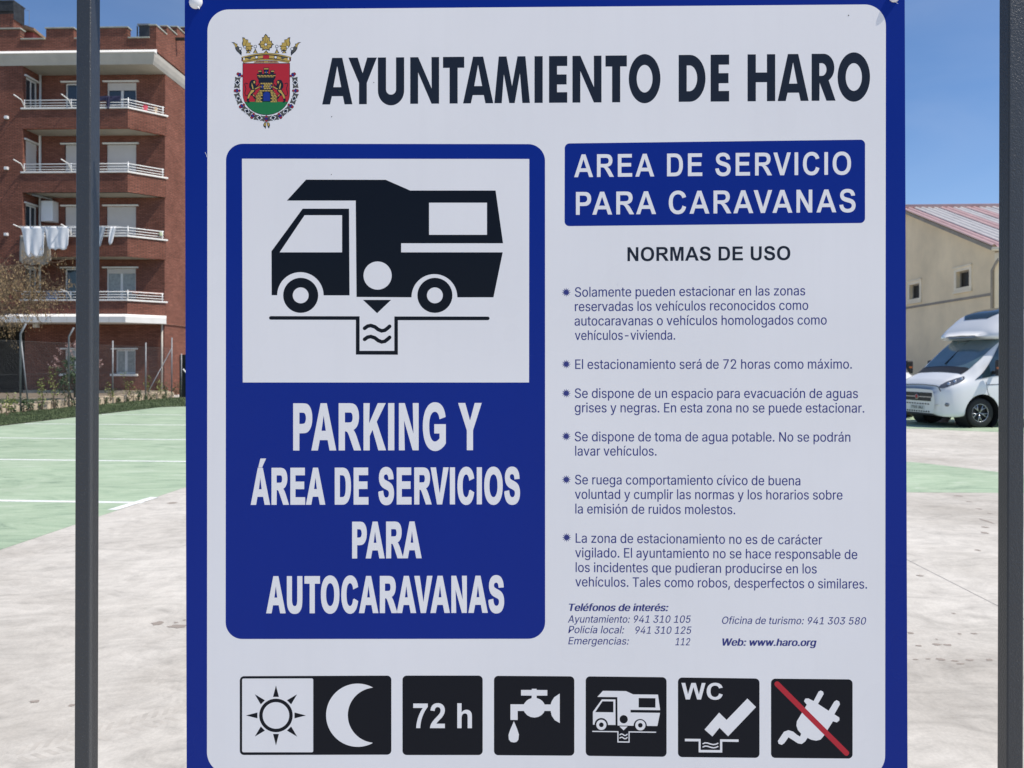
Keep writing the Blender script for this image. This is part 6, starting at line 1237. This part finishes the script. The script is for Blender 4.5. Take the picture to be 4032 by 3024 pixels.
body = [('Solamente pueden estacionar en las zonas', 2263.5, 1168.6, 3170.5, 1162.6), ('reservadas los vehículos reconocidos como', 2263.5, 1225.3, 3182.5, 1220),
 ('autocaravanas o vehículos homologados como', 2262.3, 1282, 3255.3, 1277.8), ('vehículos-vivienda.', 2263.5, 1338.7, 2658.6, 1337.5),
 ('El estacionamiento será de 72 horas como máximo.', 2264.7, 1452.8, 3354.3, 1451.6), ('Se dispone de un espacio para evacuación de aguas', 2263, 1566.8, 3378.2, 1567.4),
 ('grises y negras. En esta zona no se puede estacionar.', 2263, 1623.5, 3403.3, 1624.7), ('Se dispone de toma de agua potable. No se podrán', 2263, 1737.4, 3348.4, 1739.2),
 ('lavar vehículos.', 2264.7, 1794, 2585.2, 1794), ('Se ruega comportamiento cívico de buena', 2264, 1906.9, 3151.5, 1911), ('voluntad y cumplir las normas y los horarios sobre', 2263.5, 1964.2, 3317.4, 1967.2),
 ('la emisión de ruidos molestos.', 2265.3, 2021.8, 2894.9, 2024.8), ('La zona de estacionamiento no es de carácter', 2266.5, 2136.9, 3237.4, 2144), ('vigilado. El ayuntamiento no se hace responsable de', 2264.7, 2194.2, 3375.8, 2201.4),
 ('los incidentes que pudieran producirse en los', 2266.5, 2252.1, 3215.9, 2258), ('vehículos. Tales como robos, desperfectos o similares.', 2265.3, 2308.8, 3414, 2317.7)]
for tx, a0, b0, a1, b1 in body: line(tx, 'R', a0, b0, a1, b1, 37.5, ST, 2)
line('Teléfonos de interés:', 'H', 2239.7, 2405.4, 2632.3, 2406, 28.5, ST, 2, slant=.2)
for tx, a0, b0, a1, b1 in (('Ayuntamiento: 941 310 105', 2235.5, 2451.4, 2720.6, 2452), ('Policía local:', 2237.3, 2492.6, 2458, 2494), ('941 310 125', 2502, 2495, 2723, 2495.5), ('Emergencias:', 2237.3, 2536.7, 2477, 2538), ('112', 2659, 2540.5, 2718, 2541),
                           ('Oficina de turismo: 941 303 580', 2843, 2456.2, 3410.4, 2459)):
    line(tx, 'R', a0, b0, a1, b1, 28.5, ST, 2, slant=.2)
line('Web: www.haro.org', 'H', 2844, 2542, 3215.3, 2543.5, 28.5, ST, 2, slant=.2)
for cx, cy in ((2229.5, 1150.7), (2229.5, 1433.7), (2229.5, 1548.3), (2229.5, 1717.7), (2230, 1888.4), (2231.3, 2116)):
    shape('star_bullet', [[(cx + (18.5 if k % 2 == 0 else 9) * math.cos(math.pi * k / 12), cy + (18.5 if k % 2 == 0 else 9) * math.sin(math.pi * k / 12)) for k in range(24)]], ST, 2)

def strokepath(pts, w, capr=True, n=10):
    """outline of a thick open polyline with round ends"""
    L, Rr = [], []; P = [Vector(p) for p in pts]
    for i, p in enumerate(P):
        d = (P[min(i+1, len(P)-1)] - P[max(i-1, 0)]).normalized(); nn = Vector((-d.y, d.x)) * w / 2
        L.append(p + nn); Rr.append(p - nn)
    out = [tuple(q) for q in L]
    d = (P[-1] - P[-2]).normalized(); a0 = math.atan2(d.x, -d.y)
    if capr:
        nn = Vector((-d.y, d.x)) * w / 2
        for k in range(1, n): t_ = math.pi * k / n; q = P[-1] + nn * math.cos(t_) + d * (w / 2) * math.sin(t_); out.append(tuple(q))
    out += [tuple(q) for q in Rr[::-1]]
    if capr:
        d = (P[0] - P[1]).normalized(); nn = Vector((-d.y, d.x)) * w / 2
        for k in range(1, n): t_ = math.pi * k / n; q = P[0] + nn * math.cos(t_) + d * (w / 2) * math.sin(t_); out.append(tuple(q))
    return out
def wave(x0, x1, y, amp, n=20): return [(x0 + (x1 - x0) * k / n, y - amp * math.sin(2 * math.pi * k / n + 0.0) - 0) for k in range(n + 1)]
def arcp(cx, cy, r, a0, a1, n=24): return [(cx + r * math.cos(R(a0 + (a1 - a0) * k / n)), cy - r * math.sin(R(a0 + (a1 - a0) * k / n))) for k in range(n + 1)]
def camper(tf, m, lay, parent):
    """motorhome pictogram in the drawing coordinates of the large sign, tf maps them to photo pixels"""
    T = lambda c: [tf(*p) for p in c]
    sh_ = []
    hull = [(438, 391), (556, 262), (1047, 263), (1198, 329), (1724, 329), (1770, 654), (1142, 654), (1142, 710), (1768, 710), (1711, 987), (1488, 987)] + arcp(1347, 985, 141, 1, 179)[0:] + [(1206, 987), (867, 985), (862, 391)]
    sh_.append([T(hull), T([(1314, 404), (1671, 404), (1671, 602), (1314, 602)]), T([(997 + 87 * math.cos(6.2832 * k / 40), 853 + 87 * math.sin(6.2832 * k / 40)) for k in range(40)])])
    cab = [(343, 703), (535, 441), (821, 441), (824, 975), (664, 975)] + arcp(521, 975, 143, 2, 178) + [(379, 974), (344, 974)]
    sh_.append([T(cab), T([(393, 710), (547, 481), (778, 481), (778, 710)])])
    for cx in (523, 1350): sh_.append([T(circ(cx, 975, 108)), T(circ(cx, 975, 49))])
    sh_.append([T([(907, 1003), (1080, 1003), (994, 1085)])])
    pit = [(339, 1103), (886, 1104), (886, 1317), (1100, 1317), (1100, 1105), (1676, 1106)] + arcp(1676, 1117, 11, 90, -90, 8) + [(1122, 1128), (1122, 1341), (863, 1340), (863, 1126), (339, 1125)] + arcp(339, 1114, 11, 270, 90, 8)
    sh_.append([T(pit)])
    for y_ in (1178, 1246): sh_.append([T(strokepath([(917, y_), (935, y_ - 13), (955, y_ - 17), (980, y_ - 9), (1000, y_ + 7), (1022, y_ + 16), (1042, y_ + 12), (1060, y_ - 2), (1071, y_ - 12)], 23))])
    return shapes('motorhome_pictogram', sh_, m, lay, parent)
camper(lambda x, y: (850 + x * .63889, 540 + y * .63889), SK, 4, sign)
# icon row
i1 = shape('day_and_night_icon', [rquad((944.3, 2662.4), (1541, 2660), (1541, 2971.4), (944.3, 2972.7), 17), rquad((953.5, 2671.6), (1233.4, 2671), (1233.4, 2962), (953.5, 2962), 6)], SK, 2)
c_ = lambda x, y: (900 + x * .46112, 2620 + y * .46112)
shp = [[circ(1086.7, 2816.9, 66), circ(1086.7, 2816.9, 52.5)]]
for k in range(8):
    a_ = math.pi / 4 * k; u_ = Vector((math.cos(a_), math.sin(a_))); n_ = Vector((-u_.y, u_.x)); c0 = Vector((1086.7, 2816.9))
    shp.append([[tuple(c0 + u_ * 73 + n_ * 11.5), tuple(c0 + u_ * 118), tuple(c0 + u_ * 73 - n_ * 11.5)]])
shapes('sun_drawing', shp, SK, 2, i1)
mo = [c_(1103 + 270 * math.cos(R(a)), 425 - 270 * math.sin(R(a))) for a in range(62, 300, 5)] + [c_(1230, 660)]
a0 = math.degrees(math.atan2(-235, 1230 - 1254.2)) 
mo += [c_(1254.2 + 236 * math.cos(R(a)), 425 - 236 * math.sin(R(a))) for a in range(258, 96, -6)] + [c_(1230, 190)]
shape('moon_drawing', [mo], SW, 3, i1)
i2 = shape('hours_icon', [rquad((1584.8, 2660), (1900.6, 2660), (1900.6, 2972.8), (1584.8, 2972.8), 17)], SK, 2)
line('72 h', 'B', 1627.2, 2866.7, 1858.2, 2867, 98, SW, 3, 'lettering')
i3 = shape('water_tap_icon', [rquad((1945.1, 2660.9), (2261.4, 2663), (2261.4, 2975.4), (1945.1, 2973.3), 17)], SK, 2)
b_ = lambda x, y: (1900 + x * .35262, 2620 + y * .35262)
tap = [(312, 434), (462, 434)] + [(578 + 122 * math.cos(R(a)), 472 - 110 * math.sin(R(a))) for a in (150, 135, 120, 105)] + [(549, 360), (549, 337), (430, 336), (430, 274), (549, 274), (549, 261), (604, 261), (604, 274), (723, 275), (723, 337), (604, 337), (604, 362)]
tap += [(578 + 122 * math.cos(R(a)), 472 - 110 * math.sin(R(a))) for a in (75, 60, 45, 30)] + [(693, 436), (760, 436), (772, 400), (800, 355), (862, 314), (862, 643), (805, 610), (772, 560), (760, 508), (693, 508)]
tap += [(578 + 122 * math.cos(R(a)), 472 - 110 * math.sin(R(a))) for a in (-30, -50, -70, -90, -110, -130, -150)] + [(462, 508), (392, 508), (392, 609), (312, 608)]
drop = [(350, 622), (385, 705), (406, 770), (400, 830), (378, 855), (348, 860), (315, 853), (294, 828), (290, 775), (308, 720)]
shapes('tap_drawing', [[[b_(*p) for p in tap]], [[b_(*p) for p in drop]]], SW, 3, i3)
i4 = shape('motorhome_icon', [rquad((2306.2, 2663), (2624.6, 2666.5), (2624.6, 2979.7), (2306.2, 2976), 17)], SK, 2)
camper(lambda x, y: b_(1232 + (x - 343) * .5263, 282 + (y - 262) * .5330 + (x - 343) * .006), SW, 3, i4)
i5 = shape('chemical_toilet_icon', [rquad((2669.5, 2667.4), (2990.5, 2671.5), (2990.5, 2984), (2669.5, 2980.8), 17)], SK, 2)
line('WC', 'B', 2683, 2753.7, 2845.5, 2754.5, 65, SW, 3)
d_ = lambda x, y: (2640 + x * .34358, 2620 + y * .34358)
wc = [(390, 735), (557, 541), (643, 625), (881, 379), (980, 477), (660, 812), (562, 714), (480, 814)]
pit = [(165, 840), (345, 842), (345, 968), (568, 970), (568, 846), (780, 848), (780, 877), (593, 873), (593, 998), (323, 996), (323, 870), (165, 869)]
shapes('toilet_drawing', [[[d_(*p) for p in wc]], [[d_(*p) for p in pit]]] + [[[d_(*p) for p in strokepath([(373, y_), (395, y_ - 10), (425, y_ - 8), (460, y_ + 4), (490, y_ + 10), (520, y_ + 6), (543, y_ - 5)], 14)]] for y_ in (897, 934)], SW, 3, i5)
i6 = shape('no_electricity_icon', [rquad((3035.8, 2672), (3357, 2675), (3357, 2986.6), (3035.8, 2984), 17)], SK, 2)
plug = [(1530, 410), (1545, 380), (1580, 378), (1640, 408), (1697, 300), (1722, 287), (1748, 300), (1755, 328), (1690, 440), (1812, 520), (1876, 415), (1902, 398), (1932, 412), (1942, 445), (1878, 560), (1935, 598), (1935, 630), (1905, 653), (1862, 640), (1758, 805), (1720, 850), (1670, 862), (1615, 852), (1570, 830), (1545, 870), (1505, 900), (1460, 893), (1410, 860), (1352, 823), (1305, 890), (1275, 910), (1240, 898), (1230, 865), (1300, 760), (1350, 742), (1405, 758), (1450, 795), (1485, 815), (1497, 783), (1460, 740), (1443, 690), (1448, 640), (1562, 450)]
shape('plug_drawing', [[d_(*p) for p in plug]], SW, 3, i6)
shape('red_bar', [[d_(*p) for p in strokepath([(1222, 213), (2016, 1004)], 62)]], SR, 4, i6)

# municipal crest, drawing coordinates of the close-up
k_ = lambda x, y: (850 + x / 3.77, 100 + y / 3.77)
crest = shape('crest', [[k_(*p) for p in [(396, 560), (1100, 560), (1100, 1010)] + [(748 + 352 * math.cos(R(a)), 1010 + 322 * math.sin(R(a))) for a in range(6, 176, 6)] + [(396, 1010)]]], SN, 2, label='town coat of arms with a castle between two lions under a crown')
def cs(name, lists, m, lay): return shapes(name, [[[k_(*p) for p in l_] for l_ in L] for L in lists], m, lay, crest)
cs('red_shield', [[[(403, 568), (1093, 568), (1093, 1010)] + [(748 + 345 * math.cos(R(a)), 1010 + 314 * math.sin(R(a))) for a in range(4, 24, 3)] + [(1060, 1134), (436, 1134)] + [(748 + 345 * math.cos(R(a)), 1010 + 314 * math.sin(R(a))) for a in range(158, 177, 3)] + [(403, 1010)]]], SR, 3)
cs('green_base', [[[(1060, 1134)] + [(748 + 345 * math.cos(R(a)), 1010 + 314 * math.sin(R(a))) for a in range(24, 158, 4)] + [(436, 1134)]]], SG, 3)
# castle
cs('castle', [[[(580, 1134), (590, 1040), (655, 950), (655, 850), (615, 780), (608, 715), (640, 715), (622, 665), (685, 665), (690, 720), (715, 720), (705, 628), (790, 628), (780, 720), (805, 720), (812, 665), (874, 665), (858, 715), (890, 715), (886, 780), (845, 850), (845, 950), (905, 1040), (920, 1134)]]], SN, 4)
br_ = []
def gold(x0, x1, y, h): br_.append([[(x0 + 3, y + 2), (x1 - 3, y + 2), (x1 - 3, y + h - 3), (x0 + 3, y + h - 3)]])
for j, y in enumerate(range(960, 1122, 23)):
    xa = 590 + max(0, (1040 - y)) * .7; xb = 910 - max(0, (1040 - y)) * .7; x = xa - (j % 2) * 20
    while x < xb:
        a0_, a1_ = max(x, xa), min(x + 40, xb)
        if not (a1_ > 700 and a0_ < 806 and y > 975) and a1_ - a0_ > 9: gold(a0_, a1_, y, 22)
        x += 40
for j, y in enumerate((852, 875, 900, 926)):
    for x in (range(662, 840, 36) if j % 2 == 0 else range(712, 790, 36)): gold(x, x + 35, y, 24)
for x in range(616, 880, 46): gold(x, x + 44, 738, 17)
for x in range(632, 860, 46): gold(x, x + 44, 757, 16)
for x0_, x1_, y_ in ((628, 680, 672), (712, 784, 636), (818, 868, 672)): gold(x0_, x1_, y_, 20)
gold(722, 745, 690, 18); gold(756, 776, 690, 18)
cs('castle_masonry', br_, SY, 5)
cs('castle_openings', [[[(706, 1122), (706, 1020), (722, 996), (755, 984), (788, 996), (804, 1020), (804, 1122)]], [[(678, 935), (678, 885), (706, 885), (706, 935)]], [[(798, 935), (798, 885), (828, 885), (828, 935)]], [[(738, 712), (738, 672), (758, 672), (758, 712)]]], SBL, 5)
for sg in (1, -1):
    mx = lambda pts: [(x if sg == 1 else 1497 - x, y) for x, y in pts]
    lio = [(512, 830), (530, 810), (575, 808), (600, 830), (590, 870), (600, 900), (640, 860), (632, 830), (650, 815), (655, 850), (625, 900), (600, 925), (655, 895), (660, 915), (610, 955), (590, 950), (585, 985), (545, 1020), (580, 1030), (578, 1060), (605, 1090), (600, 1105), (565, 1085), (545, 1045), (510, 1040), (500, 1085), (490, 1120), (510, 1140), (480, 1150), (455, 1110), (470, 1075), (468, 1040), (500, 985), (520, 950), (495, 920), (495, 870)]
    lb = cs('lion', [[mx(lio)], [mx(strokepath([(470, 1045), (440, 1040), (432, 1000), (448, 940), (428, 870), (440, 855), (475, 868)], 10, False))]], SN, 5)
    ins = [[mx([(528, 960), (575, 958), (560, 985), (520, 1020), (500, 1060), (492, 1085), (470, 1085), (480, 1040), (505, 1000)])], [mx([(555, 835), (580, 822), (585, 850), (568, 868)])], [mx([(535, 850), (552, 900), (560, 940), (545, 945), (530, 890)])],
           [mx([(548, 1025), (572, 1035), (568, 1060), (556, 1045)])], [mx([(575, 940), (650, 905), (655, 915), (590, 950)])]]
    cs('lion_highlight', ins, SY, 6)
# crown
band = [(378, 470)] + [(378 + 742 * t_ / 16, 470 - 62 * math.sin(math.pi * t_ / 16)) for t_ in range(1, 16)] + [(1120, 470), (1108, 520), (1085, 560)] + [(1085 - 675 * t_ / 12, 560 - 42 * math.sin(math.pi * t_ / 12)) for t_ in range(1, 12)] + [(410, 560), (390, 520)]
cs('crown', [[band]], SN, 3)
def arcband(x0, x1, y0, sag, w, n=16):
    a_ = [(x0 + (x1 - x0) * t_ / n, y0 - sag * math.sin(math.pi * t_ / n)) for t_ in range(n + 1)]; return a_ + [(x, y + w) for x, y in a_[::-1]]
cs('crown_gold', [[arcband(386, 1112, 470, 56, 15)], [arcband(400, 1098, 497, 52, 42)], [arcband(412, 1084, 542, 42, 14)]], SY, 4)
cs('crown_lining', [[[(560, 556), (940, 556), (900, 530), (748, 524), (600, 530)]]], SP, 5)
cs('crown_lining', [[[(x, 556), (x, 534), (x + 9, 534), (x + 9, 556)]] for x in range(572, 925, 20)] + [[[(722, 556), (722, 530), (775, 530), (775, 556)]]], SY, 6)
def jewel(cx, cy, r, m, m2=SN):
    cs('jewel', [[circ(cx, cy, r + 7, 18)]], m2, 5); cs('jewel', [[circ(cx, cy, r, 18)]], m, 6)
jewel(604, 474, 17, SWH); jewel(888, 474, 17, SWH)
cs('jewel', [[[(700, 452), (712, 444), (782, 444), (795, 456), (792, 484), (780, 496), (712, 496), (698, 484)]]], SR, 5)
for cx in (500, 994): cs('jewel', [[[(cx - 36, 484), (cx, 460), (cx + 36, 480), (cx, 508)]]], SGR, 5)
cs('jewel', [[circ(418, 497, 11, 14, 19)], [circ(1078, 497, 11, 14, 19)]], SWH, 6); cs('jewel', [[circ(393, 512, 14, 14, 22)], [circ(1103, 512, 14, 14, 22)]], SP, 3)
def scaled(pts, s):
    cx = sum(p[0] for p in pts) / len(pts); cy = sum(p[1] for p in pts) / len(pts); return [(cx + (x - cx) * s, cy + (y - cy) * s) for x, y in pts]
leafC = [(740, 124), (766, 152), (775, 176), (803, 176), (800, 215), (804, 232), (832, 228), (832, 258), (862, 284), (835, 300), (830, 335), (800, 340), (800, 376), (768, 368), (742, 358), (716, 368), (684, 376), (690, 338), (658, 335), (655, 300), (626, 282), (655, 258), (658, 228), (682, 232), (690, 215), (683, 176), (712, 176), (718, 150)]
leafL = [(392, 175), (425, 182), (442, 206), (480, 212), (482, 255), (520, 256), (515, 285), (558, 306), (528, 325), (545, 352), (522, 358), (528, 392), (480, 372), (455, 388), (440, 340), (400, 310), (388, 270), (400, 225)]
leafS = [(230, 248), (275, 252), (300, 272), (320, 272), (318, 300), (345, 322), (372, 360), (385, 400), (380, 450), (350, 420), (312, 385), (290, 350), (282, 300), (262, 268)]
mir = lambda pts: [(1497 - x, y) for x, y in pts]
for lf in (leafC, leafL, mir(leafL)):
    cs('crown_leaf', [[lf]], SN, 3); cs('crown_leaf', [[scaled(lf, .86)]], SY, 4)
for lf in (leafS, mir(leafS)):
    cs('crown_leaf', [[lf]], SN, 3); cs('crown_leaf', [[scaled(lf, .72)]], SGR, 4); cs('crown_leaf', [[scaled(lf[:6] + lf[-3:], .6)]], SY, 5)
cs('leaf_vein', [[strokepath([(742, 262), (742, 165)], 5, False)], [strokepath([(725, 262), (706, 205)], 5, False)], [strokepath([(760, 262), (778, 205)], 5, False)], [strokepath([(720, 285), (650, 280)], 5, False)], [strokepath([(765, 285), (836, 282)], 5, False)],
                 [strokepath([(728, 305), (704, 355)], 5, False)], [strokepath([(757, 305), (782, 355)], 5, False)], [strokepath([(440, 295), (462, 232)], 5, False)], [strokepath([(452, 315), (535, 308)], 5, False)], [strokepath([(448, 330), (512, 372)], 5, False)],
                 [strokepath([(1057, 295), (1035, 232)], 5, False)], [strokepath([(1045, 315), (962, 308)], 5, False)], [strokepath([(1049, 330), (985, 372)], 5, False)]], SN, 5)
jewel(742, 284, 17, SWH); jewel(431, 320, 14, SWH); jewel(1062, 321, 14, SWH)
for cx, cy in ((586, 315), (906, 313), (364, 346), (1132, 350)): jewel(cx, cy, 17, SWH)
for cx in (586, 906): cs('crown_point', [[[(cx - 35, 412), (cx - 10, 365), (cx, 338), (cx + 10, 365), (cx + 36, 412)]]], SN, 3); cs('crown_point', [[[(cx - 22, 412), (cx, 365), (cx + 22, 412)]]], SY, 4)
for cx in (480, 746, 1015): cs('crown_point', [[[(cx - 36, 412), (cx, 366), (cx + 36, 412)]]], SN, 3); cs('crown_point', [[[(cx - 22, 410), (cx, 382), (cx + 22, 410)]]], SY, 4)
# collar round the shield
def onring(a, rx=452, ry=420, cx=746, cy=965): return (cx + rx * math.cos(R(a)), cy + ry * math.sin(R(a)))
def rot(pts, c, a):
    ca, sa = math.cos(a), math.sin(a); return [(c[0] + x * ca - y * sa, c[1] + x * sa + y * ca) for x, y in pts]
for (cx, cy, a) in ((320, 850, 95), (335, 1085, 70), (462, 1272, 38), (648, 1372, 10)):
    for sg in (1, -1):
        c = (cx, cy) if sg == 1 else (1497 - cx, cy); aa = R(a) * sg
        pl_ = [(-84, -42), (-40, -34), (0, -44), (40, -34), (84, -42), (74, 0), (84, 44), (40, 36), (0, 44), (-40, 36), (-84, 44), (-74, 0)]
        cs('collar_plate', [[rot(pl_, c, aa)]], SGR, 3)
        cl_ = [(x, y) for q in range(4) for x, y in [((30 + 14 * math.cos(t_)) * math.cos(q * 1.5708) - 16 * math.sin(t_) * math.sin(q * 1.5708), (30 + 14 * math.cos(t_)) * math.sin(q * 1.5708) + 16 * math.sin(t_) * math.cos(q * 1.5708)) for t_ in (-1.9, -1.2, -.5, .0, .5, 1.2, 1.9)]]
        cs('collar_ring', [[rot(cl_, c, aa), rot([(x * .68, y * .68) for x, y in cl_], c, aa)]], SWH, 4)
        cs('collar_centre', [[rot([(x * .66, y * .66) for x, y in cl_], c, aa)]], SN, 4)
for (cx, cy) in ((355, 735), (316, 970), (388, 1195), (547, 1342), (750, 1385)):
    for sg in ((1, -1) if cx != 750 else (1,)):
        c = (cx, cy) if sg == 1 else (1497 - cx, cy); aa = math.atan2(cy - 965, c[0] - 746)
        pb = [(-52, 0), (-38, -22), (-20, -14), (0, -34), (22, -24), (44, -20), (52, 0), (44, 20), (22, 24), (0, 34), (-20, 14), (-38, 22)]
        cs('collar_bud', [[rot(pb, c, aa)]], SN, 4); cs('collar_bud', [[rot([(x * .85, y * .8) for x, y in pb], c, aa)]], SP, 5); cs('collar_bud', [[rot(circ(0, 0, 14, 12, 20), c, aa)]], SBL, 6)
        cs('collar_bud', [[rot(circ(-32, 0, 10, 10, 14), c, aa)], [rot(circ(34, 0, 10, 10, 14), c, aa)]], SR, 6)
cs('fleece', [[[(720, 1440), (750, 1436), (745, 1500), (740, 1536), (705, 1495), (706, 1470)]], [[(755, 1438), (795, 1445), (805, 1480), (790, 1530), (778, 1520), (765, 1490)]]], SN, 3)
cs('fleece', [[[(724, 1448), (742, 1446), (738, 1500), (716, 1482)]], [[(764, 1446), (790, 1452), (796, 1480), (782, 1500), (772, 1480)]]], SY, 4)
# specks of dirt on the face
for (x, y, r) in ((1306, 460, 2.2), (3341, 61, 2.6), (2880, 1418, 2.4), (1472, 325, 2.0), (1305, 687, 1.8)):
    shape('dirt_speck', [circ(x, y, r, 8)], SGR, 7)

for (x0_, y0_, x1_, y1_) in ((808, 600, 815, 618), (2432, 1112, 2436, 1124), (3512, 3, 3535, 14)):
    shape('scratch', [strokepath([(x0_, y0_), ((x0_ + x1_) / 2 + 1, (y0_ + y1_) / 2), (x1_, y1_)], 1.6)], SWH, 7)
# plastic screw caps at the two top corners
M['capw'] = mat('white plastic cap', (0.80, 0.80, 0.80), 0.35)
for (px, py, rr) in ((772, 10, 27.5), (3519, -10, 21)):
    c = S(px, py); r0_ = rr / FPX * 1.03
    bm = BM(); Mc = Matrix.Translation(c) @ Matrix.Rotation(R(90), 4, 'X')
    lathe(bm, [(r0_ * .93, 0), (r0_ * 1.0, .0010), (r0_ * .97, .0018), (r0_ * .8, .0032), (r0_ * .5, .0046), (r0_ * .2, .0052), (0, .0053)], 40, Mc)
    cp = obj('screw_cap', bm, M['capw'], sign, smooth=True)
    if rr > 25:
        bm = BM(); lathe(bm, [(0, 0), (.0013, .0005), (.0012, .002), (.0006, .0048), (0, .0056)], 12, Matrix.Translation(c + Vector((.0036, -.0030, -r0_ * .78))) @ Vector((.75, -.35, -.75)).to_track_quat('Z', 'Y').to_matrix().to_4x4())
        obj('moulding_tab', bm, M['capw'], cp, smooth=True)
